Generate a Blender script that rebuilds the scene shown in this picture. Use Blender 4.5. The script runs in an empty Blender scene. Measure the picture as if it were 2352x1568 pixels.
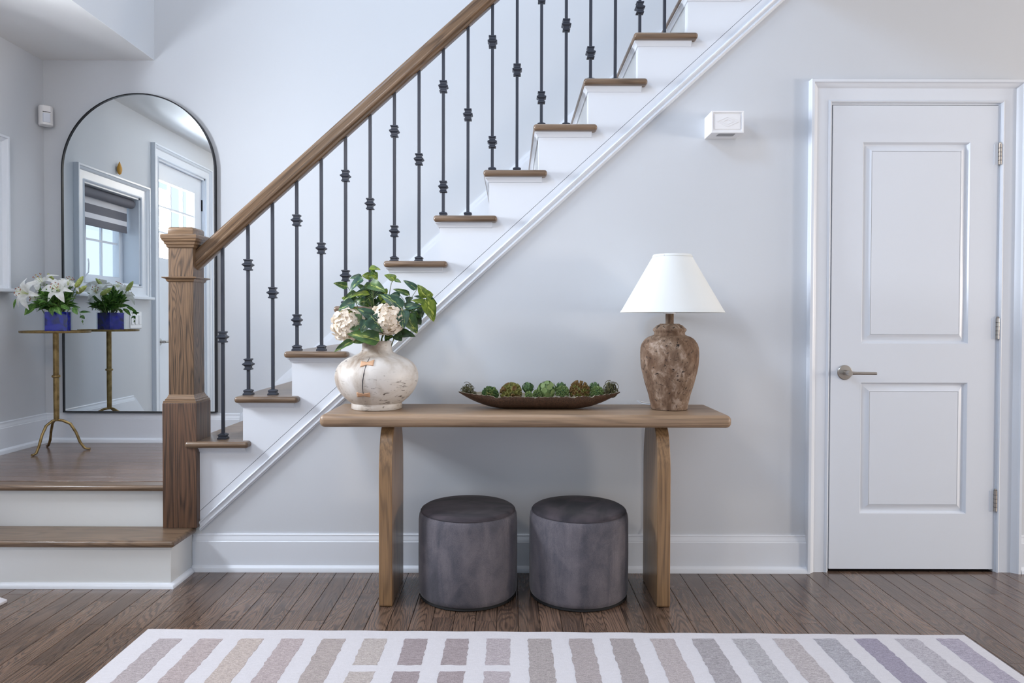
import bpy, bmesh, math, random
from mathutils import Vector, Matrix, Euler
random.seed(7)
PI = math.pi
scene = bpy.context.scene
COL = scene.collection

# ------------------------------------------------------------------ camera
cam_d = bpy.data.cameras.new('camera')
cam_d.sensor_width = 36.0
cam_d.lens = 1620.0/2352*36
cam_d.shift_x = 0.0017
cam_d.shift_y = -0.0106
cam_d.clip_start = 0.05
cam = bpy.data.objects.new('camera', cam_d)
COL.objects.link(cam)
cam.matrix_world = Matrix.Translation((0, -3.12, 1.116)) @ Matrix.Rotation(PI/2-0.016, 4, 'X') @ Matrix.Rotation(0.0025, 4, 'Z')
scene.camera = cam

# ------------------------------------------------------------------ world and lights
world = bpy.data.worlds.new('world'); scene.world = world
world.use_nodes = True
bg = world.node_tree.nodes['Background']
bg.inputs['Color'].default_value = (0.74, 0.86, 1.0, 1)
bg.inputs['Strength'].default_value = 1.5

def area(name, loc, direction, sx, sy, power, color, spread=PI):
    l = bpy.data.lights.new(name, 'AREA'); l.shape = 'RECTANGLE'
    l.size = sx; l.size_y = sy; l.energy = power; l.color = color; l.spread = spread
    o = bpy.data.objects.new(name, l); COL.objects.link(o)
    o.location = loc
    o.rotation_euler = Vector(direction).to_track_quat('-Z', 'Y').to_euler()
    return o
area('daylight_high_window', (-2.30, -2.6, 4.25), (1, 0, -0.15), 1.0, 0.9, 74, (0.52, 0.72, 1.0))
area('daylight_front_door', (-3.00, -0.72, 1.92), (1, 0, 0), 0.62, 0.62, 180, (0.88, 0.93, 1.0))
area('daylight_right_window', (6.62, -2.75, 1.25), (-1, 0, 0), 0.7, 0.9, 120, (1.0, 0.86, 0.72))
area('right_side_fill', (6.62, -1.2, 1.5), (-1, 0, 0), 0.9, 1.6, 85, (1.0, 0.90, 0.80))  # added fill, no known window: brightens the left wall and landing
area('stairwell_fill', (0.3, 0.30, 5.38), (0, 0, -1), 3.0, 1.2, 66, (0.82, 0.90, 1.0))  # added fill under the closed ceiling, brightens the stair back wall
pl = bpy.data.lights.new('left_fill_point', 'POINT'); pl.energy = 50; pl.color = (1.0, 0.84, 0.68); pl.shadow_soft_size = 0.22  # added warm fill for the dark left side, no fixture hangs here
po = bpy.data.objects.new('left_fill_point', pl); COL.objects.link(po); po.location = (-1.25, -2.6, 2.55)

scene.view_settings.view_transform = 'Standard'
scene.view_settings.look = 'None'
scene.view_settings.gamma = 1.0
scene.view_settings.exposure = -0.06
scene.view_settings.use_curve_mapping = False

# ------------------------------------------------------------------ materials
def lin(c):
    c = c/255.0
    return c/12.92 if c <= 0.04045 else ((c+0.055)/1.055)**2.4
def rgb(r, g, b): return (lin(r), lin(g), lin(b), 1.0)

def base_mat(name, color, rough=0.5, metal=0.0, coat=0.0, spec=None):
    m = bpy.data.materials.new(name); m.use_nodes = True
    p = m.node_tree.nodes['Principled BSDF']
    p.inputs['Base Color'].default_value = color
    p.inputs['Roughness'].default_value = rough
    p.inputs['Metallic'].default_value = metal
    p.inputs['Coat Weight'].default_value = coat
    p.inputs['Coat Roughness'].default_value = 0.22
    if spec is not None: p.inputs['Specular IOR Level'].default_value = spec
    return m, m.node_tree, p

def N(nt, typ, **kw):
    n = nt.nodes.new(typ)
    for k, v in kw.items():
        if k in n.inputs: n.inputs[k].default_value = v
        else: setattr(n, k, v)
    return n
def coords(nt, scale=(1, 1, 1), rand=True):
    tc = N(nt, 'ShaderNodeTexCoord')
    out = tc.outputs['Object']
    if rand:
        oi = N(nt, 'ShaderNodeObjectInfo')
        mul = N(nt, 'ShaderNodeVectorMath', operation='MULTIPLY')
        nt.links.new(oi.outputs['Random'], mul.inputs[0])
        mul.inputs[1].default_value = (37.0, 53.0, 29.0)
        add = N(nt, 'ShaderNodeVectorMath', operation='ADD')
        nt.links.new(out, add.inputs[0]); nt.links.new(mul.outputs[0], add.inputs[1])
        out = add.outputs[0]
    mp = N(nt, 'ShaderNodeVectorMath', operation='MULTIPLY')
    mp.inputs[1].default_value = scale
    nt.links.new(out, mp.inputs[0])
    return mp.outputs[0]
def noise(nt, vec, scale, detail=2.0, rough=0.5, dist=0.0):
    n = N(nt, 'ShaderNodeTexNoise')
    n.inputs['Scale'].default_value = scale; n.inputs['Detail'].default_value = detail
    n.inputs['Roughness'].default_value = rough; n.inputs['Distortion'].default_value = dist
    nt.links.new(vec, n.inputs['Vector'])
    return n.outputs['Fac']
def ramp(nt, fac, stops):
    r = N(nt, 'ShaderNodeValToRGB')
    while len(r.color_ramp.elements) < len(stops): r.color_ramp.elements.new(0.5)
    for e, (p, c) in zip(r.color_ramp.elements, stops): e.position = p; e.color = c
    nt.links.new(fac, r.inputs['Fac'])
    return r.outputs['Color']
def math_(nt, op, a, b=None, c=None):
    n = N(nt, 'ShaderNodeMath', operation=op)
    for i, v in enumerate((a, b, c)):
        if v is None: continue
        if isinstance(v, (int, float)): n.inputs[i].default_value = v
        else: nt.links.new(v, n.inputs[i])
    return n.outputs[0]
def mixc(nt, fac, a, b, blend='MIX'):
    n = N(nt, 'ShaderNodeMix', data_type='RGBA', blend_type=blend)
    for s, v in ((n.inputs[0], fac), (n.inputs[6], a), (n.inputs[7], b)):
        if isinstance(v, (int, float)): s.default_value = v
        elif isinstance(v, tuple): s.default_value = v
        else: nt.links.new(v, s)
    return n.outputs[2]
def bump(nt, p, h, strength=0.2, dist=0.01):
    b = N(nt, 'ShaderNodeBump'); b.inputs['Strength'].default_value = strength; b.inputs['Distance'].default_value = dist
    nt.links.new(h, b.inputs['Height']); nt.links.new(b.outputs[0], p.inputs['Normal'])

def paint(name, color, rough=0.5, b=0.05):
    m, nt, p = base_mat(name, color, rough, spec=0.4)
    v = coords(nt, rand=False)
    n = noise(nt, v, 160, 3, 0.6)
    n2 = noise(nt, v, 1.7, 2, 0.5)
    c2 = tuple(x*0.965 for x in color[:3])+(1,)
    nt.links.new(mixc(nt, n2, color, c2), p.inputs['Base Color'])
    bump(nt, p, n, b, 0.002)
    return m

def wood(name, light, dark, axis='X', rings=26.0, rough=0.38, tone=0.25, coat=0.0, lines=0.75, fine=0.5, width=9.0, along=1.1):
    """oak-like wood: contour lines of a stretched noise give the cathedral figure"""
    m, nt, p = base_mat(name, light, rough, coat=coat)
    sc = {'X': (along, width, width), 'Y': (width, along, width), 'Z': (width, width, along)}[axis]
    sf = {'X': (6, 260, 260), 'Y': (260, 6, 260), 'Z': (260, 260, 6)}[axis]
    v = coords(nt, sc); vf = coords(nt, sf)
    base = noise(nt, v, 1.0, 1.5, 0.45, 0.3)
    s = math_(nt, 'SINE', math_(nt, 'MULTIPLY', base, rings*2*PI))
    s = math_(nt, 'MULTIPLY_ADD', s, 0.5, 0.5)
    s = math_(nt, 'POWER', s, 2.4)
    f = noise(nt, vf, 1.0, 2.0, 0.6)
    fr = math_(nt, 'MULTIPLY', math_(nt, 'SUBTRACT', f, 0.42), 2.6*fine)
    k = math_(nt, 'MULTIPLY_ADD', s, lines*0.75, fr)
    kc = N(nt, 'ShaderNodeClamp'); nt.links.new(k, kc.inputs[0])
    col = mixc(nt, kc.outputs[0], light, dark)
    oi = N(nt, 'ShaderNodeObjectInfo')
    tn = math_(nt, 'MULTIPLY_ADD', oi.outputs['Random'], tone, 1.0-tone*0.5)
    patch = noise(nt, coords(nt, tuple(0.35*x for x in sc)), 1.0, 2.0)
    tn = math_(nt, 'MULTIPLY', tn, math_(nt, 'MULTIPLY_ADD', patch, 0.5, 0.75))
    hs = N(nt, 'ShaderNodeHueSaturation')
    nt.links.new(tn, hs.inputs['Value']); nt.links.new(col, hs.inputs['Color'])
    nt.links.new(hs.outputs[0], p.inputs['Base Color'])
    bump(nt, p, math_(nt, 'MULTIPLY', kc.outputs[0], -1.0), 0.12, 0.002)
    return m

M = {}
M['wall'] = paint('wall_paint', rgb(206, 210, 216), 0.55)
M['trim'] = paint('white_trim_paint', rgb(223, 228, 236), 0.28, 0.02)
M['riser'] = paint('white_riser_paint', rgb(224, 227, 228), 0.32, 0.03)
M['ceiling'] = paint('ceiling_paint', rgb(236, 236, 236), 0.7)
M['floor_oak'] = wood('floor_oak', rgb(108, 86, 72), rgb(50, 39, 33), 'Y', 32, 0.20, 0.42, 0.35, 0.74, 0.70, 10, 1.3)
M['subfloor'] = base_mat('floor_joint', rgb(34, 26, 22), 0.6)[0]
M['landing_oak'] = wood('landing_oak', rgb(124, 102, 90), rgb(74, 58, 50), 'X', 16, 0.22, 0.25, 0.25, 0.6, 0.45, 11, 0.9)
M['tread_oak'] = wood('tread_oak', rgb(124, 102, 82), rgb(72, 57, 45), 'X', 12, 0.30, 0.12, 0.1, 0.55, 0.6, 9, 1.0)
M['newel_oak'] = wood('newel_oak', rgb(116, 91, 68), rgb(52, 40, 31), 'Z', 26, 0.38, 0.10, 0.1, 0.8, 0.8, 10, 1.5)
M['newel_base_oak'] = wood('newel_base_oak', rgb(100, 72, 53), rgb(50, 36, 28), 'Z', 15, 0.38, 0.10, 0.1, 0.7, 0.85, 10, 0.9)
M['rail_oak'] = wood('rail_oak', rgb(128, 102, 77), rgb(70, 54, 41), 'X', 14, 0.32, 0.1, 0.12, 0.6, 0.8, 14, 0.8)
M['table_top'] = wood('table_top_teak', rgb(152, 126, 101), rgb(94, 76, 61), 'X', 22, 0.42, 0.08, 0.0, 0.5, 0.5, 6, 0.5)
M['table_leg'] = wood('table_leg_teak', rgb(140, 109, 76), rgb(80, 60, 43), 'Z', 15, 0.35, 0.06, 0.08, 0.55, 0.6, 9, 0.7)
M['iron'] = base_mat('satin_black_iron', rgb(54, 58, 69), 0.42, 0.25)[0]
M['black_frame'] = base_mat('black_metal_frame', rgb(22, 24, 30), 0.4, 0.3)[0]
M['brass'], nt, p = base_mat('antique_brass', rgb(142, 118, 74), 0.42, 0.85)
nt.links.new(ramp(nt, noise(nt, coords(nt), 30, 3), [(0.3, rgb(118, 96, 60)), (0.7, rgb(164, 140, 94))]), p.inputs['Base Color'])
M['nickel'] = base_mat('brushed_nickel', rgb(178, 172, 165), 0.28, 1.0)[0]
M['mirror'] = base_mat('mirror_silver', (0.80, 0.86, 0.89, 1), 0.0, 1.0)[0]
M['plastic'] = base_mat('white_plastic', rgb(236, 236, 238), 0.35)[0]
M['sensor_lens'] = base_mat('sensor_lens', rgb(214, 220, 232), 0.3)[0]
M['dark'] = base_mat('dark_recess', rgb(22, 24, 34), 0.8)[0]
M['black_base'] = base_mat('black_fabric_base', rgb(14, 14, 16), 0.9)[0]
M['amber'] = base_mat('amber_ornament', rgb(206, 150, 52), 0.4)[0]
M['shade_dark'] = base_mat('roller_fabric_grey', rgb(112, 112, 120), 0.8)[0]
M['shade_light'] = base_mat('roller_fabric_white', rgb(226, 226, 232), 0.8)[0]
M['cord'] = base_mat('pale_cord', rgb(200, 206, 216), 0.5)[0]

def glass(name, tint=(1, 1, 1, 1), refl=0.12, rough=0.02):
    m = bpy.data.materials.new(name); m.use_nodes = True
    nt = m.node_tree; nt.nodes.clear()
    o = N(nt, 'ShaderNodeOutputMaterial'); mx = N(nt, 'ShaderNodeMixShader')
    t = N(nt, 'ShaderNodeBsdfTransparent'); g = N(nt, 'ShaderNodeBsdfGlossy')
    t.inputs['Color'].default_value = tint; g.inputs['Roughness'].default_value = rough
    mx.inputs[0].default_value = refl
    nt.links.new(t.outputs[0], mx.inputs[1]); nt.links.new(g.outputs[0], mx.inputs[2]); nt.links.new(mx.outputs[0], o.inputs[0])
    return m
M['pane'] = glass('window_glass', refl=0.06)
M['clear_glass'] = glass('clear_vase_glass', (0.94, 0.96, 0.97, 1), 0.03, 0.12)

# cobalt glass of the small vase
m, nt, p = base_mat('cobalt_glass', rgb(10, 14, 150), 0.25, spec=0.2)
nt.links.new(ramp(nt, noise(nt, coords(nt, (12, 12, 9)), 1.6, 1.0, 0.5, 1.0), [(0.36, rgb(4, 6, 96)), (0.55, rgb(14, 18, 168)), (0.74, rgb(62, 62, 160))]), p.inputs['Base Color'])
M['cobalt'] = m

# velvet
def velvet(name, tilt):
    m, nt, p = base_mat(name, rgb(92, 90, 100), 0.85)
    p.inputs['Sheen Weight'].default_value = 0.2
    p.inputs['Sheen Roughness'].default_value = 0.35
    p.inputs['Specular IOR Level'].default_value = 0.15
    tc = N(nt, 'ShaderNodeTexCoord'); mp = N(nt, 'ShaderNodeMapping')
    mp.inputs['Rotation'].default_value = (0, tilt, 0.4); mp.inputs['Scale'].default_value = (11, 11, 2.2)
    nt.links.new(tc.outputs['Object'], mp.inputs['Vector'])
    a = noise(nt, mp.outputs[0], 1.0, 4.0, 0.6, 1.0)
    a2 = noise(nt, coords(nt, (9, 9, 7)), 1.0, 4.0, 0.65, 0.6)
    a = math_(nt, 'MULTIPLY_ADD', a2, 0.5, math_(nt, 'MULTIPLY', a, 0.5))
    b = noise(nt, coords(nt), 420, 2)
    k = math_(nt, 'MULTIPLY_ADD', b, 0.25, math_(nt, 'MULTIPLY', a, 0.9))
    nt.links.new(ramp(nt, k, [(0.34, rgb(60, 60, 67)), (0.52, rgb(84, 82, 89)), (0.70, rgb(112, 106, 111))]), p.inputs['Base Color'])
    bump(nt, p, b, 0.25, 0.002)
    return m
M['velvet'] = velvet('grey_velvet', 0.0)
M['velvet_tilted'] = velvet('grey_velvet_slanted_nap', 0.25)
m, nt, p = base_mat('velvet_top', rgb(70, 66, 74), 0.9)
p.inputs['Sheen Weight'].default_value = 0.05
nt.links.new(ramp(nt, noise(nt, coords(nt, (6, 12, 6)), 1.0, 3, 0.5, 0.8), [(0.35, rgb(36, 34, 41)), (0.68, rgb(70, 62, 68))]), p.inputs['Base Color'])
M['velvet_top'] = m

# whitewashed wooden vase
m, nt, p = base_mat('whitewashed_wood', rgb(214, 204, 192), 0.42)
v = coords(nt, (7, 7, 5), rand=False)
a = noise(nt, v, 1.0, 5, 0.62, 0.5); b = noise(nt, coords(nt, (14, 14, 60), rand=False), 1.6, 3, 0.65, 0.8)
wash = ramp(nt, a, [(0.34, rgb(152, 134, 118)), (0.45, rgb(188, 178, 168)), (0.58, rgb(210, 205, 200))])
marks = ramp(nt, b, [(0.33, rgb(84, 70, 60)), (0.43, rgb(255, 255, 255))])
# marks gather in a few patches
pm = ramp(nt, noise(nt, coords(nt, (5, 5, 6), rand=False), 1.3, 1.0), [(0.46, (0, 0, 0, 1)), (0.60, (1, 1, 1, 1))])
nt.links.new(mixc(nt, pm, wash, mixc(nt, 1.0, wash, marks, 'MULTIPLY')), p.inputs['Base Color'])
M['vase'] = m
M['bow_tie'] = wood('bow_tie_inlay', rgb(204, 164, 132), rgb(160, 118, 88), 'X', 4, 0.5, 0.0, 0, 0.4, 0.5)

# lamp body: weathered brown ceramic
m, nt, p = base_mat('weathered_ceramic', rgb(120, 100, 84), 0.85)
v = coords(nt, (1, 1, 0.6), rand=False)
a = noise(nt, v, 34, 5, 0.65, 0.5); b = noise(nt, v, 11, 3, 0.6); c = noise(nt, coords(nt, rand=False), 60, 4, 0.7, 0.6)
c1 = ramp(nt, a, [(0.34, rgb(96, 74, 58)), (0.52, rgb(128, 106, 88)), (0.66, rgb(164, 146, 132))])
c2 = ramp(nt, c, [(0.34, rgb(52, 40, 34)), (0.42, (1, 1, 1, 1))])
c3 = ramp(nt, b, [(0.3, rgb(196, 172, 148)), (0.6, (1, 1, 1, 1))])
nt.links.new(mixc(nt, 1.0, mixc(nt, 1.0, c1, c2, 'MULTIPLY'), c3, 'MULTIPLY'), p.inputs['Base Color'])
bump(nt, p, a, 0.5, 0.004)
M['ceramic'] = m
# linen shade
m = bpy.data.materials.new('white_linen_shade'); m.use_nodes = True; nt = m.node_tree; p = nt.nodes['Principled BSDF']
p.inputs['Base Color'].default_value = rgb(238, 240, 240); p.inputs['Roughness'].default_value = 0.8
tr = N(nt, 'ShaderNodeBsdfTranslucent'); tr.inputs['Color'].default_value = rgb(252, 252, 248)
mx = N(nt, 'ShaderNodeMixShader'); mx.inputs[0].default_value = 0.3
out = nt.nodes['Material Output']
nt.links.new(p.outputs[0], mx.inputs[1]); nt.links.new(tr.outputs[0], mx.inputs[2]); nt.links.new(mx.outputs[0], out.inputs[0])
bump(nt, p, noise(nt, coords(nt, (500, 500, 900), rand=False), 1.0, 1), 0.15, 0.001)
M['linen'] = m

# bowl
m, nt, p = base_mat('glazed_brown_ceramic', rgb(80, 58, 46), 0.42, coat=0.2)
c = noise(nt, coords(nt, rand=False), 260, 3, 0.7)
nt.links.new(ramp(nt, c, [(0.40, rgb(46, 32, 26)), (0.66, rgb(96, 70, 54))]), p.inputs['Base Color'])
M['bowl'] = m
M['bowl_rim'] = base_mat('raw_clay_rim', rgb(176, 166, 148), 0.8)[0]

def plant(name, c1, c2, c3, scale=14.0, rough=0.42, transl=0.15, vari=None):
    m, nt, p = base_mat(name, c2, rough)
    n = noise(nt, coords(nt, (1, 1, 1)), scale, 2, 0.5, 0.4)
    nt.links.new(ramp(nt, n, [(0.34, c1), (0.56, c2), (0.74, c3)]), p.inputs['Base Color'])
    if vari is not None:
        tc = N(nt, 'ShaderNodeTexCoord'); sp = N(nt, 'ShaderNodeSeparateXYZ'); nt.links.new(tc.outputs['Object'], sp.inputs[0])
        ay = math_(nt, 'ABSOLUTE', sp.outputs[1])
        nn = noise(nt, coords(nt, (4, 14, 4)), 1.0, 2.0)
        k = math_(nt, 'SUBTRACT', math_(nt, 'MULTIPLY_ADD', nn, 0.9, -0.36), math_(nt, 'MULTIPLY', ay, 0.9))
        fac = ramp(nt, k, [(0.08, (0, 0, 0, 1)), (0.16, (1, 1, 1, 1))])
        src = p.inputs['Base Color'].links[0].from_socket
        nt.links.new(mixc(nt, fac, src, vari), p.inputs['Base Color'])
    t = N(nt, 'ShaderNodeBsdfTranslucent'); nt.links.new(p.inputs['Base Color'].links[0].from_socket, t.inputs['Color'])
    mx = N(nt, 'ShaderNodeMixShader'); mx.inputs[0].default_value = transl
    nt.links.new(p.outputs[0], mx.inputs[1]); nt.links.new(t.outputs[0], mx.inputs[2])
    nt.links.new(mx.outputs[0], nt.nodes['Material Output'].inputs[0])
    return m
M['leaf_teal'] = plant('leaf_dark_teal', rgb(34, 62, 48), rgb(50, 84, 66), rgb(70, 104, 78), 3.0, 0.38, 0.12, rgb(150, 170, 96))
M['leaf_mid'] = plant('leaf_mid_green', rgb(40, 68, 34), rgb(64, 96, 42), rgb(92, 122, 52), 3.0, 0.38, 0.15, rgb(170, 180, 92))
M['leaf_bright'] = plant('leaf_yellow_green', rgb(74, 96, 22), rgb(104, 126, 32), rgb(136, 152, 52), 3.0, 0.38, 0.25, rgb(182, 190, 90))
M['leaf_dark'] = plant('leaf_dark_green', rgb(20, 38, 18), rgb(34, 60, 26), rgb(60, 88, 36), 3.0)
M['vein'] = base_mat('leaf_pale_vein', rgb(176, 186, 116), 0.5)[0]
M['lily_leaf'] = plant('lily_leaf_green', rgb(62, 104, 40), rgb(98, 144, 62), rgb(150, 182, 104), 4.0, 0.4, 0.3)
M['lily_leaf_dark'] = plant('lily_leaf_dark_green', rgb(38, 74, 30), rgb(62, 106, 42), rgb(96, 136, 62), 4.0, 0.4, 0.25)
M['petal'] = plant('lily_petal_white', rgb(232, 232, 226), rgb(246, 246, 244), rgb(252, 252, 252), 5.0, 0.55, 0.3)
M['stamen'] = base_mat('stamen_rust', rgb(150, 66, 30), 0.7)[0]
M['filament'] = base_mat('filament_green', rgb(206, 214, 150), 0.6)[0]
M['bud'] = plant('lily_bud', rgb(150, 168, 80), rgb(190, 200, 116), rgb(224, 226, 164), 10.0)
M['stem'] = base_mat('stem_green', rgb(92, 116, 64), 0.6)[0]
M['stem_brown'] = base_mat('stem_brown_green', rgb(84, 92, 56), 0.6)[0]
M['floret'] = plant('hydrangea_cream', rgb(232, 210, 188), rgb(242, 234, 220), rgb(250, 248, 242), 5.0, 0.7, 0.25)
M['floret_core'] = base_mat('hydrangea_core', rgb(210, 192, 150), 0.8)[0]
M['pod_green'] = plant('pod_green', rgb(66, 90, 44), rgb(122, 146, 86), rgb(190, 202, 150), 60, 0.6, 0.05)
M['pod_dark'] = plant('pod_dark_green', rgb(44, 68, 38), rgb(78, 110, 62), rgb(150, 172, 122), 50, 0.6, 0.05)
M['pod_olive'] = plant('pod_olive_brown', rgb(88, 84, 38), rgb(126, 128, 62), rgb(168, 146, 84), 40, 0.6, 0.05)
M['pod_rust'] = plant('pod_rust_brown', rgb(104, 72, 40), rgb(132, 104, 62), rgb(120, 126, 70), 40, 0.6, 0.05)
M['moss'] = plant('dry_moss', rgb(62, 58, 36), rgb(96, 94, 62), rgb(140, 140, 100), 80, 0.8, 0.05)

def fabric(name, color, amt=0.12):
    m, nt, p = base_mat(name, color, 0.95, spec=0.1)
    n = noise(nt, coords(nt, (1, 1, 1)), 260, 3, 0.8); n2 = noise(nt, coords(nt, (60, 220, 1)), 1.0, 2, 0.7)
    k = math_(nt, 'MULTIPLY_ADD', n, 0.6, math_(nt, 'MULTIPLY', n2, 0.4))
    a = tuple(x*(1-amt*1.6) for x in color[:3])+(1,); b = tuple(min(1, x*(1+amt)) for x in color[:3])+(1,)
    nt.links.new(ramp(nt, k, [(0.36, a), (0.64, b)]), p.inputs['Base Color'])
    bump(nt, p, n, 0.4, 0.003)
    return m
M['rug'] = fabric('rug_ivory', rgb(198, 195, 199), 0.05)
RUGC = [rgb(166, 157, 158), rgb(170, 158, 157), rgb(180, 168, 162), rgb(172, 160, 160), rgb(166, 156, 153), rgb(176, 167, 163),
        rgb(152, 141, 143), rgb(154, 143, 145), rgb(170, 161, 164), rgb(160, 152, 151), rgb(162, 153, 153), rgb(158, 150, 150),
        rgb(170, 161, 161), rgb(158, 153, 156), rgb(168, 165, 168), rgb(174, 167, 168), rgb(162, 160, 166), rgb(150, 144, 158), rgb(172, 168, 174), rgb(164, 158, 170)]
RUGM = [fabric('rug_stripe_yarn_%02d' % i, c, 0.24) for i, c in enumerate(RUGC)]

# ------------------------------------------------------------------ mesh helpers
class MB:
    def __init__(s): s.v = []; s.f = []
    def add(s, vs, fs):
        b = len(s.v); s.v += [tuple(v) for v in vs]; s.f += [tuple(b+i for i in f) for f in fs]; return s
    def box(s, x0, x1, y0, y1, z0, z1):
        v = [(x, y, z) for z in (z0, z1) for y in (y0, y1) for x in (x0, x1)]
        return s.add(v, [(0, 2, 3, 1), (4, 5, 7, 6), (0, 1, 5, 4), (2, 6, 7, 3), (0, 4, 6, 2), (1, 3, 7, 5)])
    def prism(s, poly, a, b, axis):
        """poly: 2-D points; axis 'x': (y,z), 'y': (x,z), 'z': (x,y)"""
        def P(u, v, w): return {'x': (w, u, v), 'y': (u, w, v), 'z': (u, v, w)}[axis]
        n = len(poly)
        vs = [P(u, v, a) for u, v in poly]+[P(u, v, b) for u, v in poly]
        fs = [tuple(range(n)), tuple(range(2*n-1, n-1, -1))]+[(i, (i+1) % n, n+(i+1) % n, n+i) for i in range(n)]
        return s.add(vs, fs)
    def lathe(s, prof, seg=48, c=(0, 0), cap=True, phase=0.0):
        rings = []
        vs = []
        for r, z in prof:
            vs += [(c[0]+r*math.cos(phase+2*PI*i/seg), c[1]+r*math.sin(phase+2*PI*i/seg), z) for i in range(seg)]
        fs = []
        for k in range(len(prof)-1):
            for i in range(seg):
                j = (i+1) % seg
                fs.append((k*seg+i, k*seg+j, (k+1)*seg+j, (k+1)*seg+i))
        if cap: fs += [tuple(range(seg-1, -1, -1)), tuple((len(prof)-1)*seg+i for i in range(seg))]
        return s.add(vs, fs)
    def square(s, prof, c=(0, 0)):
        return s.lathe([(h*math.sqrt(2), z) for h, z in prof], 4, c, True, PI/4)
    def tube(s, pts, rad, seg=10, cap=True):
        pts = [Vector(p) for p in pts]
        if isinstance(rad, (int, float)): rad = [rad]*len(pts)
        vs = []; fs = []; up = None
        for i, p in enumerate(pts):
            t = (pts[min(i+1, len(pts)-1)]-pts[max(i-1, 0)]).normalized()
            if up is None:
                up = Vector((0, 0, 1)) if abs(t.z) < 0.9 else Vector((1, 0, 0))
            u = t.cross(up).normalized(); w = u.cross(t).normalized(); up = w
            for k in range(seg):
                a = 2*PI*k/seg
                vs.append(p+(u*math.cos(a)+w*math.sin(a))*rad[i])
        for i in range(len(pts)-1):
            for k in range(seg):
                j = (k+1) % seg
                fs.append((i*seg+k, i*seg+j, (i+1)*seg+j, (i+1)*seg+k))
        if cap: fs += [tuple(range(seg-1, -1, -1)), tuple((len(pts)-1)*seg+k for k in range(seg))]
        return s.add(vs, fs)
    def mould(s, path, prof, to3d, closed=False):
        """sweep prof [(a sideways-left of the path, b outward)] along a 2-D path with mitred corners"""
        n = len(path); P = [Vector(p) for p in path]; vs = []; fs = []; m = len(prof)
        for i in range(n):
            d0 = (P[i]-P[i-1]).normalized() if (i > 0 or closed) else None
            d1 = (P[(i+1) % n]-P[i]).normalized() if (i < n-1 or closed) else None
            if d0 is None: d0 = d1
            if d1 is None: d1 = d0
            n0 = Vector((-d0.y, d0.x)); n1 = Vector((-d1.y, d1.x))
            mm = (n0+n1).normalized(); mm = mm/max(0.2, mm.dot(n0))
            for a, b in prof: vs.append(to3d(P[i].x+mm.x*a, P[i].y+mm.y*a, b))
        for i in range(n if closed else n-1):
            for k in range(m):
                j = (k+1) % m; i2 = (i+1) % n
                fs.append((i*m+k, i*m+j, i2*m+j, i2*m+k))
        if not closed: fs += [tuple(range(m-1, -1, -1)), tuple((n-1)*m+k for k in range(m))]
        return s.add(vs, fs)
    def mesh(s, name, smooth=None):
        me = bpy.data.meshes.new(name)
        me.from_pydata(s.v, [], s.f); me.update()
        bm = bmesh.new(); bm.from_mesh(me)
        bmesh.ops.recalc_face_normals(bm, faces=bm.faces)
        bm.to_mesh(me); bm.free()
        if smooth is not None:
            me.shade_smooth()
            me.set_sharp_from_angle(angle=math.radians(smooth))
        return me

def link(name, me, mat, parent=None, loc=None, rot=None, bevel=None, seg=2, label=None, cat=None, group=None, kind=None):
    o = bpy.data.objects.new(name, me); COL.objects.link(o)
    if mat is not None and len(me.materials) == 0: me.materials.append(mat)
    if parent is not None: o.parent = parent
    if loc is not None: o.location = loc
    if rot is not None: o.rotation_euler = rot
    if bevel:
        md = o.modifiers.new('bevel', 'BEVEL'); md.width = bevel; md.segments = seg; md.limit_method = 'ANGLE'; md.angle_limit = math.radians(35)
        md.harden_normals = False
    if label: o['label'] = label
    if cat: o['category'] = cat
    if group: o['group'] = group
    if kind: o['kind'] = kind
    return o
def obj(name, mb, mat, parent=None, smooth=None, **kw):
    if kw.get('bevel') and smooth is None: smooth = 40
    return link(name, mb.mesh(name, smooth), mat, parent, **kw)
def empty(name, loc, label=None, cat=None, rz=0, group=None, kind=None):
    o = bpy.data.objects.new(name, None); COL.objects.link(o)
    o.location = loc; o.rotation_euler = (0, 0, rz); o.empty_display_size = 0.1
    if label: o['label'] = label
    if cat: o['category'] = cat
    if group: o['group'] = group
    if kind: o['kind'] = kind
    return o
def struct(name, mb, mat, smooth=None, **kw):
    return obj(name, mb, mat, None, smooth, kind='structure', **kw)
def place(name, me, mat, parent, base, direction, normal, sx, sy, sz=1.0, mats=None):
    """unit leaf mesh: length along +x, width along y, normal +z"""
    d = Vector(direction).normalized(); n = Vector(normal)
    n = (n-d*n.dot(d)); n = n.normalized() if n.length > 1e-4 else d.orthogonal().normalized()
    y = n.cross(d)
    R = Matrix((d, y, n)).transposed().to_4x4()
    o = bpy.data.objects.new(name, me); COL.objects.link(o)
    o.parent = parent
    o.matrix_local = Matrix.Translation(base) @ R @ Matrix.Diagonal((sx, sy, sz, 1))
    if mat is not None:
        if len(me.materials) == 0: me.materials.append(mat)
        o.material_slots[0].link = 'OBJECT'; o.material_slots[0].material = mat
    return o

# ------------------------------------------------------------------ levels
LAND = 0.382; RISE = 0.1979; RUN = 0.2170; TH = 0.028
LEFT = -2.757; BACK = 1.06; SOFF = 2.635; SOFX = -2.10
SLOPE = RISE/RUN
def tz(k): return 0.776+(k-4)*RISE        # top of tread k (tread 3 is the first above the landing)
def tl(k): return -1.2035+(k-4)*RUN             # left edge of tread k
def xr(k): return tl(k)+0.024                  # riser plane under tread k
def lineA(x): return 1.4473+SLOPE*(x+0.0756)    # groove between skirt board and lower band

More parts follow.
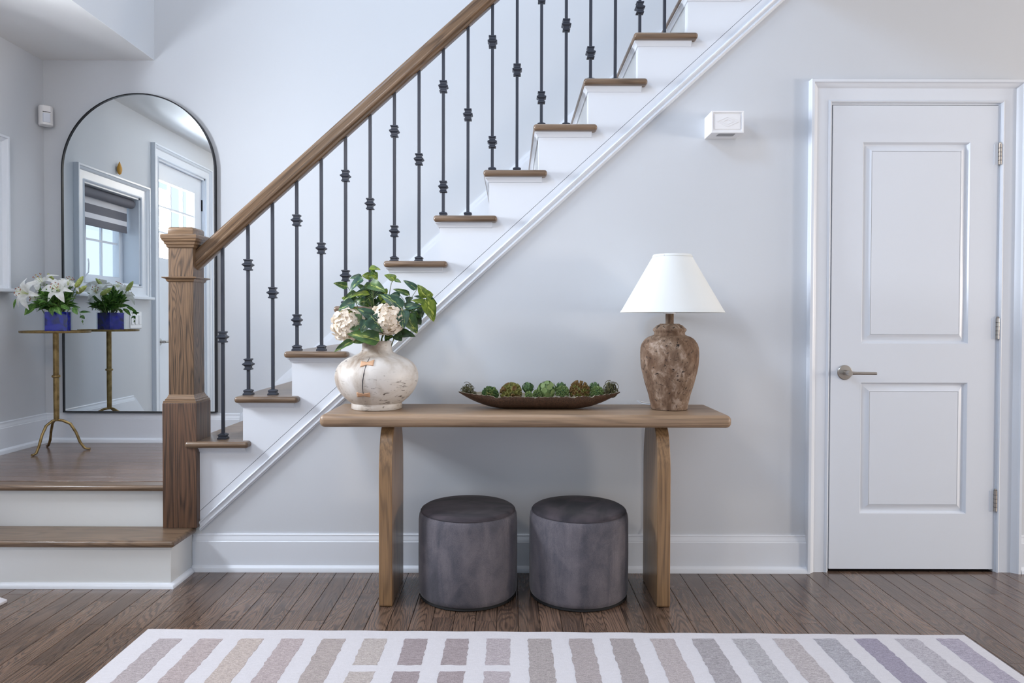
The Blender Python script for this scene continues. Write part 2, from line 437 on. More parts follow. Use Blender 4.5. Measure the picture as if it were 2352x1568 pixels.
# ------------------------------------------------------------------ floor, made of planks
fl = struct('floor', MB().box(-3.05, 6.7, -5.9, 0.0, -0.08, -0.012), M['subfloor'])
PW = 0.0795
def plank_mesh(w, l):
    b = MB(); c = 0.0013
    x = w/2-0.0008; y = l/2-0.0005
    vs = [(-x, -y, -0.012), (x, -y, -0.012), (x, y, -0.012), (-x, y, -0.012)]
    vs += [(-x, -y, -c*0.7), (x, -y, -c*0.7), (x, y, -c*0.7), (-x, y, -c*0.7)]
    vs += [(-x+c, -y+0.0002, 0), (x-c, -y+0.0002, 0), (x-c, y-0.0002, 0), (-x+c, y-0.0002, 0)]
    fs = [(0, 1, 5, 4), (1, 2, 6, 5), (2, 3, 7, 6), (3, 0, 4, 7), (4, 5, 9, 8), (5, 6, 10, 9), (6, 7, 11, 10), (7, 4, 8, 11), (8, 9, 10, 11)]
    b.add(vs, fs); return b.mesh('plank')
LENS = [0.30, 0.42, 0.55, 0.70, 0.90]
plank_me = {l: plank_mesh(PW, l) for l in LENS}
rest = MB()
rnd = random.Random(11)
x = -2.75+PW/2
while x < 6.6:
    y = 0.0
    first = True
    while y > -5.8:
        l = rnd.choice(LENS)
        if first: y = rnd.uniform(0.0, 0.30) ; first = False
        y0 = y-l; yc = (y+y0)/2
        top = min(y, -0.001)
        near = y0 < 0.0 and y > -1.05 and -2.4 < x < 2.5 and not (x < -1.45 and y0 > -0.20)
        if near:
            if y > -0.001:    # cut the plank at the wall
                ll = -0.001-y0
                if ll > 0.02:
                    me = plank_mesh(PW, ll); link('plank', me, M['floor_oak'], fl, (x, (y0-0.001)/2, 0))
            else:
                link('plank', plank_me[l], M['floor_oak'], fl, (x, yc, 0))
        elif top-y0 > 0.02:
            rest.box(x-PW/2+0.0008, x+PW/2-0.0008, max(y0, -5.88)+0.0008, top-0.0008, -0.012, -0.0002)
        y = y0
    x += PW
obj('distant_planks', rest, M['floor_oak'], fl, kind='stuff')

# ------------------------------------------------------------------ walls and ceilings
def wall_poly(name, poly, y0, y1, mat): return struct(name, MB().prism(poly, y0, y1, 'y'), mat)
WT = 2.75
DX0, DX1, DZ1 = 1.4025, 2.160, 2.0745
mb = MB()
mb.prism([(-1.405, 0), (DX0, 0), (DX0, lineA(DX0)+0.02), (-1.405, lineA(-1.405)+0.02)], 0.0, 0.10, 'y')
mb.prism([(DX0, DZ1), (6.5, DZ1), (6.5, 3.0), (DX0+0.21, 3.0), (DX0, lineA(DX0)+0.02)], 0.0, 0.10, 'y')
mb.box(DX1, 6.5, 0.0, 0.10, 0, DZ1)
struct('wall_front', mb, M['wall'])
mb = MB(); mb.box(-2.90, 6.5, BACK, BACK+0.12, 0.0, 5.4)
struct('wall_back', mb, M['wall'])
# left wall with window and front door openings
WY0, WY1, WZ0, WZ1 = -0.065, 0.635, 1.355, 2.005
EY0, EY1, EZ1 = -1.185, -0.328, 2.37
mb = MB(); a, b = LEFT-0.16, LEFT
mb.box(a, b, WY1, BACK, 0, SOFF); mb.box(a, b, WY0, WY1, 0, WZ0); mb.box(a, b, WY0, WY1, WZ1, SOFF)
mb.box(a, b, EY1, WY0, 0, SOFF); mb.box(a, b, EY0, EY1, EZ1, SOFF); mb.box(a, b, -5.9, EY0, 0, SOFF)
struct('wall_left', mb, M['wall'])
# upper wall above the entry soffit, with its high window opening
mb = MB(); a, b = SOFX-0.12, SOFX
mb.box(a, b, -1.75, BACK, SOFF+0.001, 5.4); mb.box(a, b, -5.9, -3.45, SOFF+0.001, 5.4)
mb.box(a, b, -3.45, -1.75, SOFF+0.001, 3.45); mb.box(a, b, -3.45, -1.75, 5.05, 5.4)
struct('wall_upper', mb, M['wall'])
struct('ceiling', MB().box(LEFT-0.16, SOFX, -5.9, BACK, SOFF, SOFF+0.001), M['ceiling'])
struct('ceiling', MB().box(SOFX-0.12, 6.7, -5.9, BACK+0.12, 5.4, 5.5), M['ceiling'])
struct('ceiling', MB().box(1.15, 6.45, -2.2, -0.001, 2.6, 2.85), M['ceiling'])
mb = MB(); a, b = 6.45, 6.6
mb.box(a, b, -5.9, -3.85, 0, 5.4); mb.box(a, b, -1.95, -1.70, 0, 5.4); mb.box(a, b, -0.70, BACK, 0, 5.4); mb.box(a, b, -1.70, -0.70, 0, 0.65); mb.box(a, b, -1.70, -0.70, 2.35, 5.4); mb.box(a, b, -3.85, -1.95, 0, 0.65); mb.box(a, b, -3.85, -1.95, 2.35, 5.4)
struct('wall_right', mb, M['wall'])
mb = MB()
mb.box(-2.9, -1.7, -5.55, -5.4, 0, 5.4); mb.box(0.9, 6.5, -5.55, -5.4, 0, 5.4); mb.box(-1.7, 0.9, -5.55, -5.4, 3.1, 5.4)
struct('wall_rear', mb, M['wall'])

# ------------------------------------------------------------------ baseboards
BB = [(0, 0.0), (0.034, 0.0), (0.034, 0.006), (0.030, 0.018), (0.020, 0.026), (0.017, 0.027), (0.017, 0.134), (0.014, 0.137),
      (0.014, 0.142), (0.010, 0.150), (0.008, 0.160), (0.009, 0.163), (0.006, 0.168), (0, 0.168)]
def base_run(name, pts, z=0.0, k=1.0):
    # path runs so that its left side points into the room
    mb = MB().mould(pts, BB, lambda u, v, w: (u, v, w*k+z))
    return struct(name, mb, M['trim'], smooth=30)
base_run('baseboard_front', [(1.312, 0), (-1.404, 0)], 0.0, 0.163/0.168)
base_run('baseboard_front', [(6.45, 0), (2.254, 0)], 0.0, 0.163/0.168)
base_run('baseboard_back', [(-1.60, BACK), (LEFT, BACK), (LEFT, 0.045)], LAND, 0.172/0.168)
# the piece of left baseboard that drops beside the steps
mb = MB()
for z0, z1, d in ((0.0, 0.134, 0.017), (0.134, 0.168, 0.010)):
    mb.add([(LEFT, 0.045, LAND+z0), (LEFT+d, 0.045, LAND+z0), (LEFT+d, 0.045, LAND+z1), (LEFT, 0.045, LAND+z1),
            (LEFT, -0.22, 0.14+z0), (LEFT+d, -0.22, 0.14+z0), (LEFT+d, -0.22, 0.14+z1), (LEFT, -0.22, 0.14+z1)],
           [(0, 1, 2, 3), (7, 6, 5, 4), (0, 4, 5, 1), (1, 5, 6, 2), (2, 6, 7, 3), (3, 7, 4, 0)])
struct('baseboard_left', mb, M['trim'])

# ------------------------------------------------------------------ closet door, its casing
CAS = [(0.0, 0.0), (0.0, 0.012), (0.005, 0.016), (0.011, 0.012), (0.014, 0.010), (0.068, 0.012), (0.072, 0.016), (0.079, 0.022), (0.088, 0.026), (0.090, 0.030),
       (0.092, 0.034), (0.104, 0.034), (0.106, 0.031), (0.106, 0.0)]
CAS = [(a*0.905, b) for a, b in CAS]
def casing(name, pts, prof, to3d, closed=False):
    return struct(name, MB().mould(pts, prof, to3d, closed), M['trim'], smooth=30)
casing('trim_1', [(DX0+0.004, 0.0), (DX0+0.004, DZ1-0.004), (DX1-0.004, DZ1-0.004), (DX1-0.004, 0.0)], CAS, lambda u, v, w: (u, -w, v))
struct('trim_2', MB().box(DX0, DX0+0.012, 0.0, 0.1, 0, DZ1).box(DX1-0.012, DX1, 0.0, 0.1, 0, DZ1).box(DX0+0.012, DX1-0.012, 0.0, 0.1, DZ1-0.012, DZ1), M['trim'])
struct('trim_9', MB().box(DX0-0.01, DX1+0.01, 0.0, 0.1, -0.03, -0.001), M['subfloor'])
door = empty('door_1', (DX0+0.015, 0.0, 0.012), kind='structure')
DW, DH = DX1-DX0-0.030, DZ1-0.012-0.015
# leaf with two recessed, raised-field panels
px0, px1 = 0.1315, 0.608
pz = [(0.245, 0.831), (0.999, 1.890)]
mb = MB()
mb.box(0, DW, 0.0105, 0.040, 0, DH)
mb.box(0, px0, -0.004, 0.0115, 0, DH); mb.box(px1, DW, -0.004, 0.0115, 0, DH)
mb.box(px0, px1, -0.004, 0.0115, 0, pz[0][0]); mb.box(px0, px1, -0.004, 0.0115, pz[0][1], pz[1][0]); mb.box(px0, px1, -0.004, 0.0115, pz[1][1], DH)
obj('door_leaf', mb, M['trim'], door)
PP = [(0, 0.0), (0, -0.0042), (-0.003, -0.0036), (-0.007, 0.0030), (-0.011, 0.0090), (-0.015, 0.0098), (-0.018, 0.0095), (-0.038, -0.0010), (-0.040, -0.0022), (-0.043, -0.0022), (-0.043, 0.0110), (0, 0.0110)]
for z0, z1 in pz:
    mb = MB(); 
    mb.mould([(px0, z0), (px0, z1), (px1, z1), (px1, z0)], [(a, b) for a, b in PP], lambda u, v, w: (u, w, v), closed=True)
    mb.box(px0+0.042, px1-0.042, -0.0022, 0.0078, z0+0.042, z1-0.042)
    obj('door_panel', mb, M['trim'], door, smooth=25)
for z in (0.306, 1.068, 1.834):
    h = obj('hinge', MB().lathe([(0.007, -0.045), (0.007, 0.045)], 12).lathe([(0.004, 0.045), (0.005, 0.05), (0.002, 0.054)], 12), M['nickel'], door, smooth=30, loc=(DW+0.004, -0.010, z))
    obj('hinge_leaf', MB().box(-0.022, -0.006, 0.0042, 0.0060, -0.045, 0.045).box(-0.002, 0.0, -0.001, 0.008, -0.045, 0.045), M['trim'], h, loc=(0, 0, 0))
    for zz in (-0.027, -0.009, 0.009, 0.027):
        obj('knuckle_ring', MB().lathe([(0.0074, zz-0.0008), (0.0074, zz+0.0008)], 12), M['dark'], h)
hd = obj('handle', MB().lathe([(0.0325, 0.0), (0.0325, 0.004), (0.030, 0.0065), (0.0125, 0.0075), (0.0125, 0.012)], 40), M['nickel'], door, smooth=30, loc=(0.0613, -0.004, 0.873), rot=(PI/2, 0, 0))
obj('lever_neck', MB().lathe([(0.0110, 0.0), (0.0110, 0.055), (0.010, 0.058)], 24), M['nickel'], hd, smooth=30)
obj('lever', MB().tube([(0, 0, 0.046), (0.030, 0, 0.050), (0.115, -0.001, 0.050)], [0.0085, 0.0068, 0.0068], 16), M['nickel'], hd, smooth=30)
struct('closet_light_block', MB().box(DX0+0.012, DX1-0.012, 0.06, 0.1, -0.012, DZ1-0.012), M['subfloor'])  # dark panel added behind the door to stop light leaking underneath

# ------------------------------------------------------------------ left wall: window and front door
L3 = lambda u, v, w: (LEFT+w, u, v)
casing('trim_4', [(WY1, WZ0), (WY0, WZ0), (WY0, WZ1), (WY1, WZ1)][::-1], [(-a, b) for a, b in CAS][::-1], L3, closed=True)
struct('trim_5', MB().box(LEFT, LEFT+0.05, WY0-0.125, WY1+0.125, WZ0-0.100, WZ0-0.078), M['trim'], bevel=0.005)
struct('trim_6', MB().box(LEFT-0.16, LEFT, WY0-0.001, WY0+0.012, WZ0, WZ1).box(LEFT-0.16, LEFT, WY1-0.012, WY1+0.001, WZ0, WZ1).box(LEFT-0.16, LEFT, WY0, WY1, WZ0-0.001, WZ0+0.012).box(LEFT-0.16, LEFT, WY0, WY1, WZ1-0.012, WZ1+0.001), M['trim'])
win = empty('window_1', (LEFT-0.15, 0, 0), kind='structure')
wy0, wy1, wz0, wz1 = WY0+0.012, WY1-0.012, WZ0+0.012, WZ1-0.012
mb = MB(); fr = 0.05
mb.box(-0.02, 0.03, wy0, wy0+fr, wz0, wz1).box(-0.02, 0.03, wy1-fr, wy1, wz0, wz1).box(-0.02, 0.03, wy0+fr, wy1-fr, wz0, wz0+fr).box(-0.02, 0.03, wy0+fr, wy1-fr, wz1-fr, wz1)
obj('window_frame', mb, M['trim'], win, bevel=0.004)
for i in (1, 2):
    obj('muntin', MB().box(0.0, 0.014, wy0+fr+(wy1-wy0-2*fr)*i/3-0.007, wy0+fr+(wy1-wy0-2*fr)*i/3+0.007, wz0+fr, wz1-fr), M['trim'], win)
zm = (wz0+wz1)/2-0.02
obj('muntin', MB().box(0.002, 0.016, wy0+fr, wy1-fr, zm-0.007, zm+0.007), M['trim'], win)
obj('pane', MB().box(0.003, 0.006, wy0+fr, wy1-fr, wz0+fr, wz1-fr), M['pane'], win)
obj('crank_handle', MB().tube([(0.03, 0.42, wz0+0.03), (0.055, 0.42, wz0+0.06), (0.07, 0.44, wz0+0.12), (0.06, 0.43, wz0+0.15)], 0.005, 8), M['plastic'], win, smooth=40)
rb = empty('roller_shade', (LEFT-0.055, 0, 0), 'grey banded roller shade half lowered in the entry window, seen in the mirror', 'window shade')
obj('roller', MB().lathe([(0.032, wy0+0.004), (0.032, wy1-0.004)], 24), M['shade_dark'], rb, smooth=30, loc=(0, 0, wz1-0.034), rot=(-PI/2, 0, 0))
zz = wz1-0.060
for h, k in ((0.045, 'shade_light'), (0.060, 'shade_dark'), (0.035, 'shade_light'), (0.035, 'shade_dark')):
    obj('fabric_band', MB().box(-0.028, -0.024, wy0+0.02, wy1-0.02, zz-h, zz), M[k], rb); zz -= h
obj('bottom_rail', MB().box(-0.034, -0.020, wy0+0.02, wy1-0.02, zz-0.016, zz), M['shade_dark'], rb, bevel=0.004)
# front door
casing('trim_7', [(EY0, 0.0), (EY0, EZ1), (EY1, EZ1), (EY1, 0.0)], CAS, L3)
struct('trim_8', MB().box(LEFT-0.16, LEFT, EY0-0.001, EY0+0.015, 0, EZ1).box(LEFT-0.16, LEFT, EY1-0.015, EY1+0.001, 0, EZ1).box(LEFT-0.16, LEFT, EY0, EY1, EZ1-0.015, EZ1+0.001), M['trim'])
fd = empty('door_2', (LEFT-0.045, 0, 0), kind='structure')
ey0, ey1, ez1 = EY0+0.018, EY1-0.018, EZ1-0.018
gy0, gy1, gz0, gz1 = ey0+0.135, ey1-0.060, 1.60, 2.215
mb = MB()
mb.box(-0.02, 0.02, ey0, gy0, 0.01, ez1).box(-0.02, 0.02, gy1, ey1, 0.01, ez1).box(-0.02, 0.02, gy0, gy1, 0.01, gz0).box(-0.02, 0.02, gy0, gy1, gz1, ez1)
obj('door_leaf', mb, M['trim'], fd)
for i in (1, 2):
    yy = gy0+(gy1-gy0)*i/3
    obj('muntin', MB().box(-0.012, 0.014, yy-0.008, yy+0.008, gz0, gz1), M['trim'], fd)
    zz = gz0+(gz1-gz0)*i/3
    obj('muntin', MB().box(-0.012, 0.015, gy0, gy1, zz-0.008, zz+0.008), M['trim'], fd)
for i in range(3):
    for j in range(3):
        a = gy0+(gy1-gy0)*i/3; b = gy0+(gy1-gy0)*(i+1)/3; c = gz0+(gz1-gz0)*j/3; d = gz0+(gz1-gz0)*(j+1)/3
        obj('pane', MB().box(-0.002, 0.002, a, b, c, d), M['pane'], fd)
for z in (0.3, 1.2, 2.13):
    obj('hinge', MB().lathe([(0.008, -0.05), (0.008, 0.05)], 10), M['black_frame'], fd, smooth=30, loc=(0.024, ey0-0.003, z))
h = obj('handle', MB().lathe([(0.030, 0.0), (0.028, 0.006), (0.011, 0.008), (0.011, 0.045)], 24), M['nickel'], fd, smooth=30, loc=(0.02, ey1-0.055, 0.93), rot=(0, PI/2, 0))
obj('lever', MB().tube([(0, 0.0, 0.042), (0, -0.11, 0.045)], 0.008, 12), M['nickel'], h, smooth=30)
# second window frame for the high opening and the opening on the right
for nm, (X0, X1, Y0, Y1, Z0, Z1) in (('window_2', (SOFX-0.10, SOFX-0.06, -3.45, -1.75, 3.45, 5.05)), ('window_3', (6.50, 6.54, -3.85, -1.95, 0.65, 2.35)), ('added_fill_window', (6.50, 6.54, -1.70, -0.70, 0.65, 2.35))):  # last frame is unseen, added around the right side fill light
    mb = MB(); f = 0.06
    mb.box(X0, X1, Y0, Y0+f, Z0, Z1).box(X0, X1, Y1-f, Y1, Z0, Z1).box(X0, X1, Y0, Y1, Z0, Z0+f).box(X0, X1, Y0, Y1, Z1-f, Z1)
    struct(nm, mb, M['trim'])

# small things of the left wall
sw = empty('light_switch', (LEFT, 0.0, 1.105), 'white three gang rocker light switch plate, seen reflected in the mirror', 'light switch')
obj('switch_plate', MB().box(0.0, 0.006, -0.075, 0.085, -0.062, 0.062), M['plastic'], sw, bevel=0.003)
for y in (-0.047, 0.005, 0.057):
    obj('rocker', MB().box(0.005, 0.011, y-0.016, y+0.016, -0.034, 0.034), M['plastic'], sw, bevel=0.002)
mb = MB().lathe([(0.001, -0.045), (0.014, -0.035), (0.022, -0.012), (0.021, 0.006), (0.013, 0.024), (0.006, 0.040), (0.001, 0.048)], 16)
o = obj('wall_ornament', mb, M['amber'], smooth=50, loc=(LEFT+0.018, 0.235, 2.165), label='small amber coloured leaf shaped ornament above the entry window, reflected in the mirror', cat='ornament')
o.scale = (0.7, 1, 1)

# motion sensor in the corner
ms = empty('motion_sensor', (-2.709, 1.008, 2.292), 'white motion sensor mounted high in the corner left of the arched mirror', 'motion sensor', rz=math.radians(40))
obj('sensor_housing', MB().prism([(-0.030, 0.030), (-0.037, 0.0), (-0.030, -0.024), (-0.016, -0.036), (0.016, -0.036), (0.030, -0.024), (0.037, 0.0), (0.030, 0.030)], -0.056, 0.056, 'z'), M['plastic'], ms, bevel=0.005, seg=3)
obj('sensor_lens', MB().prism([(-0.020, -0.030), (-0.017, -0.0395), (0.017, -0.0395), (0.020, -0.030)], -0.043, 0.010, 'z'), M['sensor_lens'], ms, bevel=0.003)
obj('sensor_slot', MB().box(-0.019, 0.019, -0.0375, -0.030, 0.0155, 0.0185), M['dark'], ms)

# ------------------------------------------------------------------ staircase
st = empty('staircase', (0, 0, 0), 'white and oak staircase rising to the right behind the console table', 'staircase')
# step 1
S1X = -1.385
nose = [(-0.03, 0.0), (-0.03, -TH)]
mb = MB().box(LEFT+0.001, S1X, -0.233, -0.010, 0.198-TH, 0.198)
s1 = obj('bottom_tread', mb, M['tread_oak'], st, bevel=0.0125, seg=4)
mb = MB().box(LEFT+0.001, S1X-0.020, -0.211, -0.011, 0.0, 0.198-TH)
obj('bottom_riser', mb, M['riser'], st, bevel=0.001)
obj('tread_cove', MB().mould([(S1X-0.020, -0.036), (S1X-0.020, -0.211), (LEFT+0.001, -0.211)], [(0.000, 0.158), (0.006, 0.161), (0.008, 0.170), (0, 0.170)], lambda u, v, w: (u, v, w)), M['riser'], s1, smooth=40)
SH = [(0, 0.0), (0.018, 0.0), (0.017, 0.008), (0.012, 0.015), (0.004, 0.020), (0, 0.020)]
obj('shoe_moulding', MB().mould([(S1X-0.020, -0.036), (S1X-0.020, -0.211), (LEFT+0.001, -0.211)], SH, lambda u, v, w: (u, v, w)), M['trim'], st, smooth=50)
# landing
ld = obj('landing', MB().box(LEFT+0.001, -1.367, -0.005, BACK, 0.0, LAND-0.013), M['riser'], st)
obj('landing_nosing', MB().box(LEFT+0.001, -1.50, -0.036, 0.050, LAND-0.026, LAND), M['tread_oak'], ld, bevel=0.0125, seg=4)
lp = []
yy = 0.052; pw = 0.0825; k = 0
rnd = random.Random(3)
mes = {}
while yy < BACK-0.005:
    w = min(pw, BACK-0.001-yy)
    cut = LEFT+0.02+rnd.uniform(0.15, 1.1)
    for a, b in ((LEFT+0.001, cut), (cut, -1.17)):
        l = b-a
        v = MB(); c = 0.0012; X = l/2-0.0004; Y = w/2-0.0004
        v.add([(-X, -Y, -0.012), (X, -Y, -0.012), (X, Y, -0.012), (-X, Y, -0.012), (-X, -Y, -c), (X, -Y, -c), (X, Y, -c), (-X, Y, -c), (-X+0.0002, -Y+c, 0), (X-0.0002, -Y+c, 0), (X-0.0002, Y-c, 0), (-X+0.0002, Y-c, 0)],
              [(0, 1, 5, 4), (1, 2, 6, 5), (2, 3, 7, 6), (3, 0, 4, 7), (4, 5, 9, 8), (5, 6, 10, 9), (6, 7, 11, 10), (7, 4, 8, 11), (8, 9, 10, 11)])
        obj('plank', v, M['landing_oak'], ld, loc=((a+b)/2, yy+w/2, LAND))
    yy += w
# flight
KMAX = 14
COVE = [(0, -0.022), (0.005, -0.021), (0.008, -0.012), (0.015, -0.006), (0.018, -0.004), (0.018, 0), (0, 0)]
for k in range(3, KMAX+1):
    r = tl(k)+RUN+0.060
    t = obj('tread', MB().box(tl(k), r, -0.056, 0.050, tz(k)-TH, tz(k)).box(tl(k), tl(k)+RUN+0.03, 0.049, BACK-0.002, tz(k)-TH, tz(k)) if False else
            MB().prism([(tl(k), -0.056), (r, -0.056), (r, 0.0), (tl(k)+RUN+0.030, 0.0), (tl(k)+RUN+0.030, BACK-0.002), (tl(k), BACK-0.002)], tz(k)-TH, tz(k), 'z'),
            M['tread_oak'], st, bevel=0.0125, seg=4)
    z = tz(k)-TH
    mv = MB().mould([(r-0.022, -0.012), (xr(k), -0.012), (xr(k), BACK-0.03)], COVE, lambda u, v, w, z=z: (u, v, w+z))
    obj('cove_moulding', mv, M['trim'], t, smooth=40)
    zb = tz(k-1) if k > 3 else LAND
    obj('riser', MB().box(xr(k), xr(k)+0.018, 0.0118, BACK-0.002, zb, tz(k)-TH), M['riser'], st)
# skirt board with stepped top edge
poly = []
for k in range(3, KMAX+1):
    zb = tz(k-1) if k > 3 else lineA(xr(3))
    poly += [(xr(k) if k > 3 else -1.372, zb-TH if k > 3 else 0.30), (xr(k) if k > 3 else -1.372, tz(k)-TH)]
xe = xr(KMAX)+RUN
poly += [(xe, tz(KMAX)-TH), (xe, lineA(xe)), (-1.372, lineA(-1.372))]
poly2 = [poly[1]]+poly[2:]
sk = obj('skirt_board', MB().prism(poly2, -0.012, 0.012, 'y'), M['trim'], st)
SB = [(0.0, -0.012), (0.0, 0.012)]
DRP1, DRP2 = 0.0436, 0.093     # vertical drops below the groove
mb = MB().add([(-1.372, y, lineA(-1.372)-g) for g in (0.0025, DRP1) for y in (-0.012, 0.001)]+[(xe, y, lineA(xe)-g) for g in (0.0025, DRP1) for y in (-0.0135, 0.001)],
              [(0, 1, 3, 2), (4, 6, 7, 5), (0, 4, 5, 1), (2, 3, 7, 6), (0, 2, 6, 4), (1, 5, 7, 3)])
obj('skirt_band', mb, M['trim'], st)
# diagonal moulding under it: ridges at top and bottom edges with a cove between
prof = [(0.0, 0.0), (0.0, 0.019), (-0.006, 0.024), (-0.011, 0.022), (-0.014, 0.017), (-0.028, 0.015), (-0.034, 0.019), (-0.040, 0.019), (-0.046, 0.012), (-0.049, 0.011), (-0.052, 0.0)]
s_ = (DRP2-DRP1)
vs = []
for X in (-1.372, xe):
    for a, b in prof: vs.append((X, -b, lineA(X)-DRP1+a/0.052*s_))
m_ = len(prof)
obj('skirt_moulding', MB().add(vs, [(i, (i+1) % m_, m_+(i+1) % m_, m_+i) for i in range(m_)]+[tuple(range(m_)), tuple(range(2*m_-1, m_-1, -1))]), M['trim'], st, smooth=25)
# skirt on the far wall
def lineB(x): return 1.7241+SLOPE*(x+0.3124)
x0 = -1.60; zt = LAND+0.172
xa = -0.3124+(zt-1.7241)/SLOPE
mb = MB()
for g0, g1, d in ((0.30, 0.045, 0.017), (0.045, 0.018, 0.012), (0.018, 0.0, 0.007)):
    mb.add([(x, y, lineB(x)-g) for x in (xa-0.02, xe) for g in (g0, g1) for y in (BACK-d, BACK)], [(0, 1, 3, 2), (4, 6, 7, 5), (0, 4, 5, 1), (2, 3, 7, 6), (0, 2, 6, 4), (1, 5, 7, 3)])
obj('wall_skirt', mb, M['trim'], st)

# ------------------------------------------------------------------ railing
rl = empty('stair_railing', (-1.4455, 0.03, 0.198), 'stained oak newel post and handrail with black iron balusters along the stairs', 'railing')
OX, OY, OZ = -1.4455, 0.03, 0.198
nw = obj('newel_post', MB().square([(0.0745, 0.0), (0.0745, 0.545), (0.0725, 0.549)]), M['newel_base_oak'], rl, bevel=0.002, label='darker square base block of the newel post')
nw2 = obj('newel_shaft', MB().square([(0.055, 0.575), (0.0545, 1.245)]), M['newel_oak'], nw, bevel=0.0015)
obj('base_moulding', MB().square([(0.0725, 0.549), (0.0715, 0.556), (0.066, 0.560), (0.0665, 0.564), (0.062, 0.568), (0.058, 0.576), (0.055, 0.584)]), M['rail_oak'], nw)
obj('neck_moulding', MB().square([(0.055, 1.078), (0.060, 1.082), (0.063, 1.091), (0.075, 1.096), (0.075, 1.100), (0.055, 1.103)]), M['rail_oak'], nw)
obj('cap_moulding', MB().square([(0.055, 1.226), (0.060, 1.230), (0.061, 1.238), (0.067, 1.244), (0.068, 1.252), (0.074, 1.258), (0.0755, 1.264), (0.0785, 1.268), (0.0785, 1.282), (0.0765, 1.286), (0.054, 1.287)]), M['rail_oak'], nw)
obj('cap_block', MB().square([(0.056, 1.286), (0.056, 1.311), (0.051, 1.318), (0.044, 1.320)]), M['rail_oak'], nw, bevel=0.002)
# handrail
def rail_z(x): return 1.3505+0.899*(x+1.370)
hp = [(0.016, 0), (0.020, 0.003), (0.021, 0.012), (0.029, 0.019), (0.031, 0.026), (0.030, 0.033), (0.026, 0.037), (0.0265, 0.044), (0.030, 0.060), (0.029, 0.072), (0.022, 0.083), (0.010, 0.0885)]
ring = [(y, z) for y, z in hp]+[(-y, z) for y, z in hp[::-1]]
ring = [(y*1.08, z*1.06) for y, z in ring]
x0, x1 = -1.392, 1.60
ra = math.atan(0.899); rc_, rs_ = math.cos(ra), math.sin(ra)
vs = []
for x in (x0, x1):
    for y, z in ring:
        X, Z = x-OX, rail_z(x)+z-OZ
        vs.append((X*rc_+Z*rs_, y, -X*rs_+Z*rc_))
n = len(ring)
obj('handrail', MB().add(vs, [(i, (i+1) % n, n+(i+1) % n, n+i) for i in range(n)]+[tuple(range(n)), tuple(range(2*n-1, n-1, -1))]), M['rail_oak'], rl, smooth=35, rot=(0, -ra, 0))
KN = [(0.007, -0.026), (0.016, -0.0245), (0.0165, -0.020), (0.0125, -0.017), (0.0125, -0.009), (0.021, -0.002), (0.021, 0.002), (0.0125, 0.009), (0.0125, 0.017), (0.0165, 0.020), (0.016, 0.0245), (0.007, 0.026)]
kn_me = MB().square(KN).mesh('knuckle'); kn_me.materials.append(M['iron'])
sh_me = MB().square([(0.0195, 0.0), (0.0195, 0.006), (0.016, 0.009), (0.0155, 0.014), (0.018, 0.017), (0.017, 0.021), (0.0085, 0.026)]).mesh('shoe'); sh_me.materials.append(M['iron'])
i = 0
for k in range(3, KMAX+1):
    for off in ((0.112,) if k == 3 else (0.030, 0.141)):
        x = tl(k)+off
        if k == 3: x = -1.284
        else: x = -1.170+(k-4)*0.2176+(0.1095 if off > 0.1 else 0)
        zb = tz(k)
        top = rail_z(x)+0.006
        if top > 4.6 or x > 1.58: continue
        b = obj('baluster', MB().box(-0.0065, 0.0065, -0.0065, 0.0065, 0, top-zb), M['iron'], rl, loc=(x-OX, 0, zb-OZ), bevel=0.0008, seg=1)
        link('shoe', sh_me, None, b)
        for zz in ((0.137, 0.580) if i % 2 else (0.456,)):
            link('knuckle', kn_me, None, b, (0, 0, zz))
        i += 1

# ------------------------------------------------------------------ mirror
MX0, MX1, MZ0, MZ1 = -2.636, -1.7335, 0.5615, 2.434
mr = empty('arched_mirror', ((MX0+MX1)/2, 1.040, MZ0), 'tall arched mirror in a thin black frame on the landing baseboard', 'mirror')
R = (MX1-MX0)/2; H = MZ1-MZ0
def arch(r, h0): return [(-r, h0), (r, h0)]+[(r*math.cos(PI*i/48), (H-R)+r*math.sin(PI*i/48)) for i in range(0, 49)]
outer = arch(R, 0.0); inner = arch(R-0.0062, 0.0062)
n = len(outer)
vs = [(x, y, z) for y in (-0.012, 0.016) for x, z in outer]+[(x, y, z) for y in (-0.012, 0.016) for x, z in inner]
fs = []
for i in range(n):
    j = (i+1) % n
    fs += [(i, j, n+j, n+i), (2*n+i, 3*n+i, 3*n+j, 2*n+j), (i, 2*n+i, 2*n+j, j), (n+i, n+j, 3*n+j, 3*n+i)]
obj('mirror_frame', MB().add(vs, fs), M['black_frame'], mr, smooth=35)
obj('mirror_glass', MB().prism(arch(R-0.0055, 0.0055), -0.004, 0.012, 'y'), M['mirror'], mr)

# ------------------------------------------------------------------ door chime
ch = empty('door_chime', (0.9216, 0.0, 1.911), 'white boxy door chime with diamond relief high on the wall left of the door', 'door chime')
mb = MB()
mb.box(-0.0685, 0.0685, -0.105, 0.0, 0.0, 0.092)
obj('chime_cover', mb, M['plastic'], ch, bevel=0.001)
mb = MB()
def ringy(mb, x0, x1, z0, z1, w, y0, y1):
    mb.box(x0, x1, y0, y1, z0, z0+w); mb.box(x0, x1, y0, y1, z1-w, z1); mb.box(x0, x0+w, y0, y1, z0+w, z1-w); mb.box(x1-w, x1, y0, y1, z0+w, z1-w)
ringy(mb, -0.0685, 0.0685, 0.0, 0.092, 0.0065, -0.110, -0.105)
obj('chime_rim', mb, M['plastic'], ch)
mb = MB(); mb.box(-0.054, 0.054, -0.108, -0.105, 0.016, 0.078)
obj('face_plate', mb, M['plastic'], ch, bevel=0.0006)
mb = MB()
